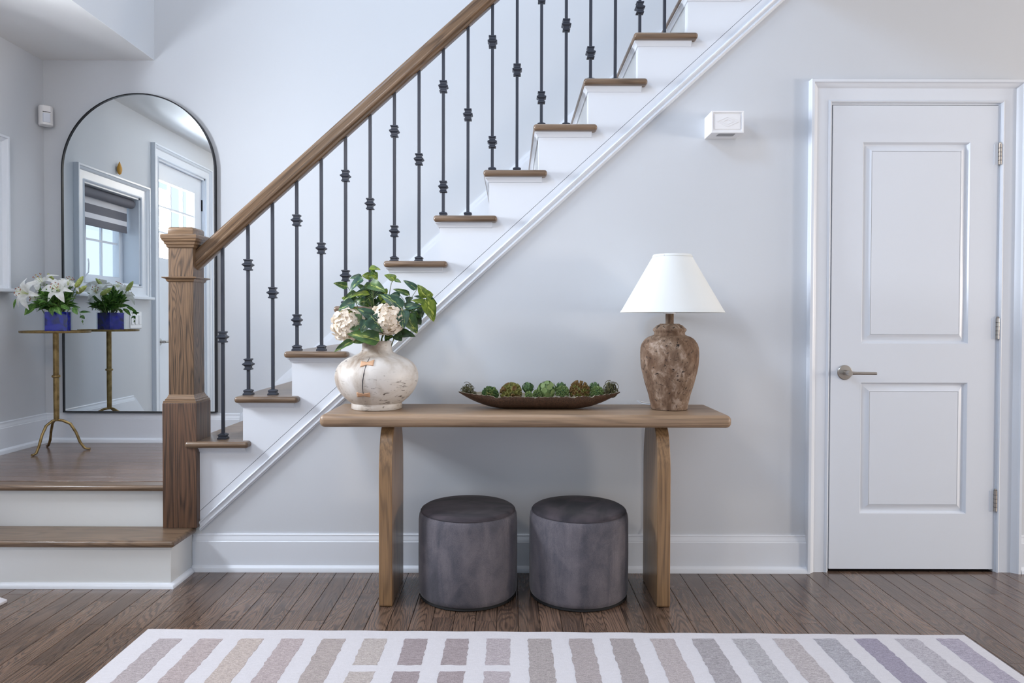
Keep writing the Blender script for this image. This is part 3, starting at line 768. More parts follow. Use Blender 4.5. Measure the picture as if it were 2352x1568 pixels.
for r in (1.0, 0.47):
    a, b = 0.043*r, 0.0195*r
    pts = [(-a, 0.047), (0, 0.047-b), (a, 0.047), (0, 0.047+b)]
    mb.mould(pts, [(0, 0.1075), (0.0, 0.1094), (-0.0022, 0.1094), (-0.0022, 0.1075)], lambda u, v, w: (u, -w, v), closed=True)
obj('diamond_relief', mb, M['plastic'], ch)
for i in range(13):
    x = -0.032+i*0.0056
    obj('vent_slot', MB().add([(x, -0.094, -0.0006), (x+0.0019, -0.094, -0.0006), (x+0.0019, -0.052, -0.0006), (x, -0.052, -0.0006), (x, -0.094, 0.001), (x+0.0019, -0.094, 0.001), (x+0.0019, -0.052, 0.001), (x, -0.052, 0.001)],
        [(0, 1, 2, 3), (7, 6, 5, 4), (0, 4, 5, 1), (1, 5, 6, 2), (2, 6, 7, 3), (3, 7, 4, 0)]), M['dark'], ch)

# ------------------------------------------------------------------ rug
RW, RD = 2.896, 2.3
SK = -0.0113
rg = empty('area_rug', (-1.2915, -0.617, 0.0), 'pale ivory rug with grey and mauve striped blocks in front of the console table', 'rug')
mb = MB()
vs = []
nx = 60
top = [(RW*i/nx, SK*RW*i/nx+0.0016*math.sin(i*1.3)) for i in range(nx+1)]
mb.prism([(x, y) for x, y in top]+[(RW, -RD), (0, -RD)], 0.0, 0.007, 'z')
obj('rug_pile', mb, M['rug'], rg)
rr = random.Random(5)
def stripe(x0, x1, y0, y1, i):
    n = max(6, int((y0-y1)/0.014)); L = []; Rr = []
    for j in range(n+1):
        y = y0+(y1-y0)*j/n
        e = 0.0030
        L.append((x0+rr.uniform(-e, e), y)); Rr.append((x1+rr.uniform(-e, e), y))
    tp = [((x0+(x1-x0)*q/5), y0+rr.uniform(-0.002, 0.002)) for q in range(1, 5)]
    poly = L+[(x0+(x1-x0)*q/5, y1+rr.uniform(-0.003, 0.003)) for q in range(1, 5)]+Rr[::-1]+tp[::-1]
    obj('rug_stripe', MB().prism(poly, 0.0060, 0.0078, 'z'), RUGM[i], rg)
for i in range(20):
    x0 = 0.077+i*0.14198; x1 = x0+0.080
    y = -0.0775+0.0055*x0
    blocks = [0.186, 0.155, 0.155, 0.205, 0.6, 0.6] if 5 <= i <= 8 else [(1.0, 0.8, 0.95, 0.7)[i % 4], 0.5, 0.9]
    for b in blocks:
        if y-b < -RD+0.06: b = y+RD-0.06
        if b < 0.08: break
        stripe(x0, x1, y, y-b, i); y -= b+0.042

mt = empty('door_mat', (-1.972, -0.367, 0.0), 'corner of a small cream woven mat at the left edge of the picture', 'mat')
obj('mat_weave', MB().prism([(0.0, 0.0), (-0.24, 0.125), (-0.62, -0.10), (-0.40, -0.62), (-0.03, -0.50)], 0.0, 0.012, 'z'), M['rug'], mt, bevel=0.003)

# ------------------------------------------------------------------ console table
TT = 0.7485
tb = empty('console_table', (0.0595, -0.2325, 0.0), 'light teak console table with rounded slab legs below the stairs', 'table')
mb = MB().box(-0.7945, 0.7945, -0.1875, 0.1875, TT-0.050, TT)
obj('tabletop', mb, M['table_top'], tb, bevel=0.021, seg=5)
def leg(x0, x1, name='leg'):
    # slab in the YZ plane whose top shoulders are rounded into an arch
    yc = 0.0; hw = 0.1475; h = TT-0.049; pts = []
    ry, rz = 0.085, 0.19
    pts = [(-hw+0.006, 0), (hw-0.006, 0), (hw, 0.006)]
    for i in range(13):
        a = PI/2*i/12; pts.append((hw-ry+ry*math.cos(a), h-rz+rz*math.sin(a)))
    for i in range(13):
        a = PI/2+PI/2*i/12; pts.append((-hw+ry+ry*math.cos(a), h-rz+rz*math.sin(a)))
    pts.append((-hw, 0.006))
    return obj(name, MB().prism(pts, x0, x1, 'x'), M['table_leg'], tb, loc=(0, -0.025, 0), bevel=0.019, seg=4)
leg(-0.5665, -0.5155); leg(0.5115, 0.5625)

# ------------------------------------------------------------------ ottomans
def ottoman(x, y, label, mat, rz):
    o = empty('velvet_ottoman', (x, y, 0), label, 'ottoman', rz=rz, group='velvet ottomans under the table')
    r = 0.2; h = 0.352
    prof = [(r-0.012, 0.008), (r-0.004, 0.016), (r, 0.032), (r+0.001, h*0.5), (r, h-0.045), (r-0.003, h-0.022), (r-0.010, h-0.010)]
    obj('side_cover', MB().lathe(prof, 72), mat, o, smooth=60)
    obj('top_cover', MB().lathe([(r-0.0105, h-0.011), (r-0.011, h-0.004), (r-0.022, h+0.003), (r-0.08, h+0.008), (0.03, h+0.009), (0.001, h+0.009)], 72), M['velvet_top'], o, smooth=70)
    ring = [(math.cos(2*PI*i/72)*(r-0.0095), math.sin(2*PI*i/72)*(r-0.0095), h-0.0098) for i in range(73)]
    obj('seam_piping', MB().tube(ring, 0.0022, 6), M['velvet_top'], o, smooth=60)
    obj('base_disc', MB().lathe([(r-0.010, 0.0), (r-0.004, 0.004), (r-0.008, 0.012)], 48), M['black_base'], o, smooth=40)
    return o
ottoman(-0.170, -0.255, 'round dark grey velvet ottoman under the table, nearer the left leg', M['velvet'], 0.0)
ottoman(0.2806, -0.257, 'round dark grey velvet ottoman under the table, nearer the right leg', M['velvet_tilted'], 1.1)

# ------------------------------------------------------------------ vase on the table
VX, VY = -0.548, -0.222
def vlathe(rows, S):
    return [(w/S, z) for z, w in rows]
vs_ = empty('wooden_vase', (VX, VY, TT), 'round whitewashed wooden vase with crack and bow tie inlays on the table', 'vase')
S = 559.0
VR = [(0.000, 55), (0.004, 57.5), (0.020, 57.5), (0.026, 57), (0.030, 60), (0.038, 65.5), (0.052, 74), (0.069, 82), (0.088, 88), (0.108, 92.5), (0.130, 94.8), (0.148, 94.5), (0.166, 92), (0.184, 87),
      (0.198, 80), (0.211, 70), (0.221, 58), (0.229, 47), (0.236, 40), (0.243, 36), (0.252, 34), (0.272, 33.6), (0.286, 33.6)]
VR = [(z*0.965, w) for z, w in VR]
prof = [(w/S, z) for z, w in VR]
from bisect import bisect
def vr(z):
    zs = [q[0] for q in VR]; i = max(1, min(len(zs)-1, bisect(zs, z))); a, b = VR[i-1], VR[i]
    return (a[1]+(b[1]-a[1])*(z-a[0])/(b[0]-a[0]))/S
inner = [(0.055, 0.276), (0.055, 0.24), (0.10, 0.18), (0.12, 0.12), (0.07, 0.03), (0.002, 0.03)]
body = obj('vase_body', MB().lathe(prof+[(0.058, 0.2782)]+inner, 72), M['vase'], vs_, smooth=60)
def on_vase(px, py, off):
    """px: metres right of the vase centre as seen, z height above table"""
    r = vr(py)+off
    return (px, -math.sqrt(max(1e-6, r*r-px*px)), py)
def bow_tie(cx, cy, w, h, t):
    vs = []; nc, nr = 12, 4
    for i in range(nc+1):
        u = -1+2*i/nc; hh = h*(0.42+0.58*abs(u)**0.9)
        for j in range(nr+1):
            x, z = V2(cx+u*w, cy-hh+2*hh*j/nr+t*u*w)
            vs.append(on_vase(x, z, 0.0016))
    fs = [(i*(nr+1)+j, i*(nr+1)+j+1, (i+1)*(nr+1)+j+1, (i+1)*(nr+1)+j) for i in range(nc) for j in range(nr)]
    o = obj('bow_tie_inlay', MB().add(vs, fs), M['bow_tie'], vs_, smooth=60)
    md = o.modifiers.new('thick', 'SOLIDIFY'); md.thickness = 0.003; md.offset = 0
def V2(cx, cy): return ((cx-546)/4.356/S*0.97, 0.276-(cy-815)/4.356/S*0.965)
L = [(523, 968), (518, 1000), (508, 1050), (497, 1120), (487, 1190), (483, 1250), (483, 1320), (488, 1408)]
vs_c = []
for (x, y) in L: vs_c.append(on_vase(*V2(x, y), 0.0004))
obj('crack', MB().tube(vs_c, [0.0004, 0.0014, 0.0018, 0.0019, 0.0018, 0.0016, 0.0013, 0.0006], 6), M['dark'], vs_)
bow_tie(516, 1024, 64, 27, -0.10)
bow_tie(483, 1331, 66, 24, 0.0)

# ------------------------------------------------------------------ leaf meshes
def leaf_mesh(name, wf, droop=0.25, fold=0.18, nl=10, wav=0.0, seed=0):
    """unit length and full width 1 at its widest"""
    b = MB(); vs = []; r = random.Random(seed)
    cols = (-1, -0.5, 0, 0.5, 1)
    for i in range(nl+1):
        t = i/nl; w = wf(t)*0.5
        z0 = -droop*t*t+0.06*math.sin(PI*t)
        for c in cols:
            vs.append((t+0.0, c*w, z0+abs(c)*w*fold+wav*math.sin(t*14+c*2)*abs(c)))
    fs = []
    for i in range(nl):
        for k in range(4):
            a = i*5+k; fs.append((a, a+1, a+6, a+5))
    b.add(vs, fs)
    me = b.mesh(name, 180)
    return me
heart = lambda t: (math.sin(PI*min(1, t*1.0)**0.54)**0.68)*(1-0.12*t) if 0 < t < 1 else 0.02
lance = lambda t: math.sin(PI*t**0.8)**0.9 if 0 < t < 1 else 0.02
HEART = [leaf_mesh('leaf_blade', heart, d, f, 10, w, i) for i, (d, f, w) in enumerate([(0.22, 0.2, 0.01), (0.35, 0.25, 0.015), (0.12, 0.15, 0.01), (0.05, 0.3, 0.02)])]
LANCE = [leaf_mesh('leaf_blade', lance, d, f, 8, 0.01, i) for i, (d, f) in enumerate([(0.3, 0.25), (0.5, 0.2), (0.12, 0.3)])]
VEIN = MB().tube([(0.02, 0, 0.01), (0.3, 0, 0.036), (0.6, 0, -0.02), (0.95, 0, -0.19)], [0.012, 0.009, 0.006, 0.002], 5).mesh('midrib', 60)

# ------------------------------------------------------------------ leafy branches in the vase
# crop pixels (4.356 x) of the photograph -> metres about the vase centre
def C2(cx, cy, y=0.0):
    d = (2.933+y)/2.933
    return Vector(((cx-546)/4.356/S*d, y, 0.278-(cy-815)/4.356/S*d))
leaves = [ # branch, base, tip, width, colour, y offset
 (0,(470,92),(580,92),55,'b',0.00),(0,(500,150),(560,185),85,'b',-.01),(0,(470,170),(395,165),60,'b',.02),(0,(400,180),(278,192),55,'t',.0),(0,(420,190),(292,300),95,'t',-.03),
 (0,(480,140),(440,205),70,'m',.02),(0,(490,120),(545,150),50,'m',-.01),
 (1,(262,275),(135,238),62,'m',-.02),(1,(345,330),(215,405),60,'m',.0),(1,(490,350),(308,345),55,'b',-.03),(1,(360,440),(400,370),50,'m',-.03),(1,(345,430),(188,505),100,'t',-.04),(1,(400,520),(195,512),62,'b',-.04),
 (1,(445,640),(235,615),150,'m',-.09),(1,(400,300),(330,250),50,'m',.03),
 (2,(485,245),(668,318),105,'m',-.04),(2,(500,300),(385,290),90,'d',.01),(2,(510,330),(610,340),90,'d',.02),(2,(600,350),(590,412),60,'b',.0),(2,(520,400),(470,470),80,'d',.03),(2,(560,400),(640,440),80,'d',.03),
 (2,(450,380),(500,460),70,'m',.01),(2,(600,300),(640,350),60,'b',.02),(2,(420,260),(520,300),70,'m',.0),(2,(440,420),(350,430),60,'m',-.02),
 (3,(730,212),(625,142),72,'b',.0),(3,(728,205),(790,228),34,'m',.0),(3,(600,430),(660,425),40,'b',-.02),
 (4,(945,300),(820,212),58,'t',.0),(4,(885,352),(724,290),48,'m',-.02),(4,(835,490),(632,345),125,'t',-.07),(4,(790,360),(700,350),60,'t',-.02),
 (5,(1040,385),(960,255),85,'b',.0),(5,(1050,360),(1112,350),85,'b',-.02),(5,(1050,400),(1130,605),125,'b',-.03),(5,(1065,455),(908,408),66,'b',-.02),(5,(1035,390),(1140,440),80,'m',.01),(5,(1000,400),(930,360),40,'t',.02),
 (6,(840,480),(1015,458),64,'t',-.03),(6,(990,490),(1008,580),70,'d',.0),(6,(1000,560),(912,520),80,'m',.0),(6,(860,550),(968,720),120,'m',-.05),(6,(830,500),(868,672),118,'t',-.08),(6,(960,470),(1010,520),70,'d',.02),
 (6,(900,560),(985,640),110,'d',.01),
 (7,(780,745),(940,738),100,'d',-.05),(7,(760,740),(822,806),86,'d',-.06),(7,(640,790),(735,765),70,'m',-.04),(7,(700,720),(800,690),90,'d',.03),
 (8,(540,560),(655,695),175,'t',-.11),(8,(500,600),(450,720),95,'t',-.10),(8,(560,575),(405,488),85,'t',-.09),(8,(600,620),(520,560),60,'t',-.05),
 (9,(622,800),(333,722),125,'k',-.10),(9,(470,800),(345,822),60,'k',-.09),(9,(360,812),(180,915),62,'k',-.10),(9,(560,800),(430,790),70,'d',-.06),
 (2,(470,300),(560,250),70,'d',.04),(2,(540,430),(600,380),80,'d',.05),(1,(330,380),(260,440),70,'d',.03),(6,(820,420),(880,380),60,'d',.04),(8,(420,560),(480,620),90,'d',.02),(8,(520,650),(600,740),90,'d',.0),
]
cm = {'t': 'leaf_teal', 'm': 'leaf_mid', 'b': 'leaf_bright', 'd': 'leaf_dark', 'k': 'leaf_mid'}
blab = ['tallest leafy branch with light green heart shaped leaves rising above the vase', 'leafy branch leaning left with a large variegated leaf over the cream flower',
        'dense green branch in the middle of the vase behind the cream flower', 'thin upright branch with one folded leaf right of the tallest branch',
        'branch with teal leaves rising over the right hydrangea', 'branch at the far right whose yellow green leaves hang past the stair moulding',
        'branch right of the front hydrangea with hanging dark leaves', 'low branch with dark leaves on the right lip of the vase',
        'short branch with a big blue green leaf between the two cream flowers', 'low serrated leaf branch drooping over the left lip of the vase']
tips = [(500, 150), (330, 420), (510, 380), (690, 240), (850, 480), (1040, 420), (900, 520), (740, 740), (540, 620), (520, 795)]
branches = []
for i, lb in enumerate(blab):
    b = empty('leafy_branch', (VX, VY, TT), lb, 'branch', group='leafy branches in the wooden vase')
    t = C2(*tips[i], {7: -.04, 8: -.05, 9: -.065}.get(i, 0.0))
    r0 = Vector((0.02*math.cos(i*2.1), 0.02*math.sin(i*2.1), 0.06))
    mid = Vector((t.x*0.35, t.y*0.6, 0.29)) if i < 7 else Vector((t.x*0.6, -0.035, 0.285))
    pts = [r0, (r0+mid)/2, mid, (mid*0.5+t*0.5)+Vector((0, 0, 0.008)), t]
    obj('stem', MB().tube(pts, [0.0028, 0.0026, 0.0024, 0.002, 0.0015], 6), M['stem_brown'], b, smooth=60)
    branches.append((b, pts))
lr = random.Random(21)
fl_r = random.Random(77)
for _ in range(34):
    bi = fl_r.choice([1, 2, 2, 2, 6, 6, 4, 8])
    cx_, cy_ = {1: (330, 420), 2: (510, 370), 6: (900, 530), 4: (790, 470), 8: (500, 640)}[bi]
    a_ = fl_r.uniform(0, 2*PI); q_ = fl_r.uniform(0, 55); l_ = fl_r.uniform(70, 115)
    bx, by = cx_+q_*math.cos(a_), cy_+q_*math.sin(a_)*0.8
    leaves.append((bi, (bx, by), (bx+l_*math.cos(a_), by+l_*math.sin(a_)), l_*fl_r.uniform(0.55, 0.8), fl_r.choice('dddmtb'), fl_r.uniform(0.02, 0.075)))
for i, (bi, ba, ti, w, c, y) in enumerate(leaves):
    br, pts = branches[bi]
    p0 = C2(*ba, y); p1 = C2(*ti, y+lr.uniform(-0.02, 0.015))
    d = p1-p0; ln = d.length*1.06
    nrm = Vector((lr.uniform(-0.35, 0.35), -1.0, lr.uniform(0.1, 0.9)))
    d3 = d+Vector((0, -abs(lr.uniform(0, 0.2))*d.length, 0))
    lf = place('leaf', HEART[i % 4], M[cm[c]], br, p0, d3, nrm, ln, w/4.356/S*1.25, ln*0.8)
    if c in 'tmk' and w > 55:
        v = bpy.data.objects.new('midrib', VEIN); COL.objects.link(v); v.parent = lf
        v.scale = (1, 0.6, 1)
        if not VEIN.materials: VEIN.materials.append(M['vein'])
    # petiole back to the closest stem point above the vase mouth
    q = min([Vector(p) for p in pts[2:]], key=lambda s: (s-p0).length)
    if (q-p0).length > 0.012:
        m_ = (q+p0)/2+Vector((0, 0, 0.006))
        obj('petiole', MB().tube([q, m_, p0], 0.0011, 5), M['stem'], br, smooth=60)

# ------------------------------------------------------------------ hydrangeas
fm = MB()
for q in range(4):
    a = PI/2*q
    c, s = math.cos(a), math.sin(a)
    pp = [(0, 0, 0.0), (0.35, -0.42, 0.12), (0.80, -0.52, 0.20), (1.05, 0, 0.10), (0.80, 0.52, 0.20), (0.35, 0.42, 0.12)]
    fm.add([(x*c-y*s, x*s+y*c, z) for x, y, z in pp], [(0, 1, 2, 3), (0, 3, 4, 5)])
floret_me = fm.mesh('floret', 60)
def hydrangea(center, rad, label, seed):
    r = random.Random(seed)
    h = empty('hydrangea', (VX, VY, TT), label, 'flower', group='cream hydrangeas in the wooden vase')
    c = Vector(center)
    obj('stem', MB().tube([(c.x*0.1, 0.0, 0.08), (c.x*0.4, c.y*0.35, 0.287), (c.x*0.85, c.y*0.85, c.z-rad[2]*0.7), c], 0.003, 6), M['stem'], h, smooth=60)
    cr = MB(); cr.lathe([(math.sin(PI*i/10)*0.84+0.001, -math.cos(PI*i/10)*0.84) for i in range(11)], 20)
    cr.v = [(x*rad[0]+c.x, y*rad[1]+c.y, z*rad[2]+c.z) for x, y, z in cr.v]
    obj('flower_core', cr, M['floret_core'], h, smooth=60)
    n = 210
    for i in range(n):
        z = 1-2*(i+0.5)/n; a = i*2.39996; q = math.sqrt(1-z*z)
        d = Vector((q*math.cos(a), q*math.sin(a), z))
        if d.y > 0.6: continue
        k = r.uniform(0.86, 1.10)
        p = Vector((d.x*rad[0]*k, d.y*rad[1]*k, d.z*rad[2]*k))+c
        nn = (d+Vector((r.uniform(-.45, .45), r.uniform(-.45, .45), r.uniform(-.45, .45)))).normalized()
        t = Vector((r.uniform(-1, 1), r.uniform(-1, 1), r.uniform(-1, 1)))
        s = 0.0108*r.uniform(0.85, 1.25)
        place('floret', floret_me, M['floret'], h, p, t-nn*t.dot(nn), nn, s, s, s)
cc = C2(690, 592, -0.065)
hydrangea(cc, (0.064, 0.055, 0.062), 'cream hydrangea head facing forward, right of the vase neck', 1)
cc = C2(285, 655, -0.055)
hydrangea(cc, (0.062, 0.055, 0.062), 'cream hydrangea head at the left, partly covered by leaves', 2)

# ------------------------------------------------------------------ lamp
LX, LY = 0.655, -0.2205
lp_ = empty('table_lamp', (LX, LY, TT), 'brown weathered ceramic table lamp with white cone shade', 'lamp')
SL = 1620/2.8985
rows = [(1360, 40.5), (1352, 41.5), (1320, 42.8), (1250, 47), (1150, 55.7), (1050, 62.7), (1000, 65), (950, 66), (900, 66.3), (860, 65.5), (830, 63), (800, 57.5), (783, 52.5), (770, 46), (762, 39), (755, 35), (740, 34.2), (730, 35.5),
        (722, 37.6), (714, 38.2), (706, 37.2), (700, 35), (692, 32.5), (685, 31), (677, 28), (670, 23), (665, 21.8), (662, 10), (655, 9.2), (575, 9.2)]
prof = [(w/SL, (1364-y)/3.5625/SL) for y, w in rows]
split = 27
obj('lamp_base', MB().lathe([(0.002, 0.0)]+prof[:split]+[(0.002, prof[split-1][1]+0.0005)], 64, cap=False), M['ceramic'], lp_, smooth=50)
obj('lamp_neck', MB().lathe([(w, z-0.003) for w, z in prof[split:]], 32), M['ceramic'], lp_, smooth=40)
zb = 1.1465-TT; zt_ = 1.3815-TT
def cone(r0, r1, z0, z1, t): return [(r0, z0), (r1, z1), (r1-t, z1), (r0-t, z0), (r0, z0)]
obj('lamp_shade', MB().lathe(cone(0.2095, 0.0755, zb, zt_, 0.0016), 96, cap=False), M['linen'], lp_, smooth=40, loc=(0.009, 0, 0))
obj('shade_trim', MB().lathe(cone(0.2110, 0.2050, zb-0.001, zb+0.0095, 0.0035), 96, cap=False), M['linen'], lp_, smooth=40, loc=(0.009, 0, 0))
obj('shade_trim', MB().lathe(cone(0.0822, 0.0765, zt_-0.0085, zt_+0.001, 0.0035), 96, cap=False), M['linen'], lp_, smooth=40, loc=(0.009, 0, 0))
mb = MB()
for a in (0, 2*PI/3, 4*PI/3): mb.tube([(0.01*math.cos(a), 0.01*math.sin(a), zt_-0.02), (0.078*math.cos(a), 0.078*math.sin(a), zt_-0.006)], 0.0015, 6)
mb.lathe([(0.012, zt_-0.026), (0.012, zt_-0.016)], 16)
for s in (-1, 1): mb.tube([(0.010*s, 0, zb-0.004), (0.05*s, 0, zb+0.08), (0.045*s, 0, zt_-0.08), (0.004*s, 0, zt_-0.022)], 0.0016, 6)
obj('harp', mb, M['nickel'], lp_, smooth=50)
obj('socket', MB().lathe([(0.024, zb-0.006), (0.024, zb-0.002), (0.015, zb), (0.015, zb+0.045)], 20), M['plastic'], lp_, smooth=40)
obj('bulb', MB().lathe([(0.012, zb+0.045), (0.014, zb+0.055), (0.028, zb+0.085), (0.029, zb+0.10), (0.018, zb+0.125), (0.001, zb+0.132)], 20), M['plastic'], lp_, smooth=60)
obj('cord', MB().tube([(-0.02, 0.07, 0.004), (-0.09, 0.12, 0.008), (-0.105, 0.150, 0.016), (-0.075, 0.168, 0.008), (-0.035, 0.190, 0.000), (-0.030, 0.204, -0.06), (-0.030, 0.205, -0.3), (-0.030, 0.204, -0.55), (-0.030, 0.190, -0.60)], 0.0022, 8), M['cord'], lp_, smooth=60)

# ------------------------------------------------------------------ bowl of dried pods
BX, BY = 0.1205, -0.212
bw = empty('long_bowl', (BX, BY, TT), 'long brown ceramic boat shaped bowl with ragged rim on the table', 'bowl')
HL, HW = 0.333, 0.082
r2 = random.Random(9)
nu, nv = 96, 14
rimn = [0.0]*(nu+1)
for i in range(nu+1):
    rimn[i] = 0.0012*math.sin(i*1.9)+r2.uniform(-0.0012, 0.0012)
for c_, w_, d_ in ((23, 2.5, 0.008), (45, 1.5, 0.004), (67, 2, 0.005), (78, 1.6, 0.008)):
    for i in range(nu+1): rimn[i] -= d_*math.exp(-((i-c_)/w_)**2)
def bowl_pt(i, j, inner=False):
    u = -1+2*i/nu; v = -1+2*j/nv; au = abs(u)
    w = HW*max(0.0, 1-au**2.4)**0.62+0.0008
    zk = 0.066*max(0.0, (au-0.42)/0.58)**1.9
    zr_ = 0.056+0.014*au**3+(rimn[i] if v < 0 else rimn[nu-i])*(1-au**6)
    if zr_ < zk+0.001: zr_ = zk+0.001
    a = v*PI/2
    y = w*math.sin(a); z = zk+(zr_-zk)*(1-math.cos(a))**0.85
    if inner: y *= max(0.0, (w-0.005)/w); z = z+0.005*math.cos(a)
    return (u*HL*(0.992 if inner else 1), y, z)
vs = [bowl_pt(i, j) for i in range(nu+1) for j in range(nv+1)]; no = len(vs)
vi = [bowl_pt(i, j, True) for i in range(nu+1) for j in range(nv+1)]
g = lambda i, j: i*(nv+1)+j
F = [(g(i, j), g(i, j+1), g(i+1, j+1), g(i+1, j)) for i in range(nu) for j in range(nv)]
obj('bowl_shell', MB().add(vs, F), M['bowl'], bw, smooth=50)
obj('bowl_lining', MB().add(vi, F), M['bowl_rim'], bw, smooth=50)
mb = MB()
for j in (0, nv):
    mb.add([vs[g(i, j)] for i in range(nu+1)]+[vi[g(i, j)] for i in range(nu+1)], [(i, i+1, nu+2+i, nu+1+i) for i in range(nu)])
obj('bowl_rim', mb, M['bowl_rim'], bw)

cup_me = MB().lathe([(0.30, 0.0), (0.42, 0.5), (0.5, 1.0), (0.46, 1.02), (0.36, 0.5), (0.05, 0.35)], 10, cap=False).mesh('cup', 60)
scale_me = leaf_mesh('scale', lambda t: math.sin(PI*t**0.7)**0.6 if 0 < t < 1 else 0.2, -0.5, 0.5, 5)
def sphere_dirs(n, lo=-0.5):
    out = []
    for i in range(n):
        z = 1-2*(i+0.5)/n
        if z < lo: continue
        a = i*2.39996; q = math.sqrt(1-z*z); out.append(Vector((q*math.cos(a), q*math.sin(a), z)))
    return out
def core(r): return MB().lathe([(r*math.sin(PI*i/10)+1e-4, -r*math.cos(PI*i/10)) for i in range(11)], 18)
def pod(px, py, rpx, kind, mat, label, y=-0.01, n=40, mat2=None):
    d = (3.12+BY+y)/1620.0
    r = rpx*d; X = (px-1172)*d; Z = 1.118-(py-734)*d
    o = empty('dried_pod', (X, BY+y, Z), label, 'dried pod', rz=random.uniform(0, 6), group='dried pods in the long bowl')
    rc = random.Random(int(px))
    if kind == 'cup':
        obj('pod_core', core(r*0.66), M['pod_dark'] if mat.startswith('pod_g') else M['pod_olive'], o, smooth=60)
        for dd in sphere_dirs(n):
            s = r*2.6/math.sqrt(n)
            place('cup', cup_me, M[mat if rc.random() < 0.75 or not mat2 else mat2], o, dd*r*0.62, dd.orthogonal(), dd, s, s, r*0.40*rc.uniform(0.85, 1.15))
    elif kind == 'ball':
        obj('pod_core', core(r*0.9), M[mat], o, smooth=60)
        for dd in sphere_dirs(n, -0.4):
            t = (Vector((0, 0, -1))-dd*(-dd.z)); t = t.normalized() if t.length > 0.05 else Vector((1, 0, 0))
            place('scale', scale_me, M[mat], o, dd*r*0.93+t*r*0.22, t*-1+dd*0.12, dd, r*0.60, r*0.60, r*0.22)
    return o
def tangle(px, py, rpx, label, y=0.0, n=46):
    d = (3.12+BY+y)/1620.0; r = rpx*d; X = (px-1172)*d; Z = 1.118-(py-734)*d
    rc = random.Random(int(px)+3); mb = MB()
    for i in range(n):
        a, b_, tlt, k = rc.uniform(0, 2*PI), rc.uniform(-1, 1), rc.uniform(0, PI), rc.uniform(0.35, 0.9)
        E = Euler((rc.uniform(0, 6), rc.uniform(0, 6), rc.uniform(0, 6))).to_matrix()
        c = Vector((rc.uniform(-.45, .45), rc.uniform(-.4, .4), rc.uniform(-.45, .45)))*r
        sweep = rc.uniform(2.5, 5.5)
        pts = [c+E @ Vector((math.cos(a+sweep*t/9)*r*k*0.7, math.sin(a+sweep*t/9)*r*k*0.7, (t/9-0.5)*r*0.5)) for t in range(10)]
        mb.tube(pts, r*0.035, 4)
    return obj('moss_tuft', mb, M['moss'], smooth=60, loc=(X, BY+y, Z), label=label, cat='moss', group='moss tufts in the long bowl')
tangle(1074, 896, 17, 'curly dried moss tuft at the left end of the long bowl', 0.0)
tangle(1089, 906, 8, 'small dried moss tuft beside the left tuft in the long bowl', -0.01, 30)
tangle(1403, 896, 21, 'curly dried moss tuft at the right end of the long bowl', 0.01, 70)
tangle(1390, 905, 11, 'small dried moss tuft before the right tuft in the long bowl', -0.03, 40)
pod(1126, 908, 19, 'cup', 'pod_dark', 'low round dark green pod, first ball from the left end', -0.02, 90, 'pod_green')
pod(1174, 904, 24, 'cup', 'pod_olive', 'olive brown pod cluster of wide open cups left of centre', -0.01, 34, 'pod_rust')
pod(1213, 894, 13, 'ball', 'pod_dark', 'small dark green scaly ball standing tall left of centre', 0.01, 26)
pod(1215, 909, 9, 'cup', 'pod_green', 'tiny pale green pod before the small dark ball', -0.05, 30)
pod(1235, 907, 11, 'cup', 'pod_green', 'small pale green pod against the large green ball', -0.03, 40)
pod(1257, 900, 21, 'ball', 'pod_green', 'large green leafy ball at the middle of the long bowl', -0.01, 34)
pod(1289, 892, 12, 'ball', 'pod_dark', 'small dark green ball right of the large green ball', 0.02, 24)
pod(1292, 903, 16, 'cup', 'pod_green', 'pale green cup pod below a small dark ball, right of centre', -0.02, 44)
pod(1332, 900, 24, 'cup', 'pod_rust', 'rusty brown pod cluster of open cups right of centre', -0.01, 60, 'pod_olive')
pod(1366, 892, 12, 'ball', 'pod_dark', 'small dark green ball behind the rightmost pale pod', 0.02, 24)
pod(1372, 904, 16, 'cup', 'pod_green', 'rightmost pale green cup pod beside the moss tuft', -0.02, 50)

# ------------------------------------------------------------------ accent table
AX, AY = -2.512, 0.778
at = empty('accent_table', (AX, AY, LAND), 'slim antique brass pedestal table on the landing, in front of the mirror', 'side table')
th = 1.0475-LAND
obj('table_disc', MB().lathe([(0.160, th-0.012), (0.168, th-0.012), (0.170, th-0.008), (0.170, th), (0.166, th), (0.165, th-0.006), (0.002, th-0.006)], 64, cap=False).lathe([(0.002, th-0.0121), (0.161, th-0.0121)], 64, cap=False), M['brass'], at, smooth=40)
obj('pole', MB().lathe([(0.0135, 0.165), (0.0145, 0.30), (0.0145, th-0.013)], 24), M['brass'], at, smooth=40)
obj('pole_collar', MB().lathe([(0.014, 0.405), (0.021, 0.408), (0.022, 0.413), (0.021, 0.418), (0.014, 0.421)], 24), M['brass'], at, smooth=50)
for ang, rr_ in ((260, 0.165), (11, 0.170), (138, 0.180)):
    a = math.radians(ang); c, s = math.cos(a), math.sin(a)
    pr = [(0.0, 0.172), (0.030, 0.168), (0.070, 0.148), (0.098, 0.100), (0.118, 0.045), (rr_-0.028, 0.010), (rr_-0.012, 0.006), (rr_, 0.006)]
    obj('leg', MB().tube([(x*c, x*s, z) for x, z in pr], [0.007, 0.0075, 0.0075, 0.0072, 0.007, 0.0065, 0.0058, 0.0058], 10), M['brass'], at, smooth=60)

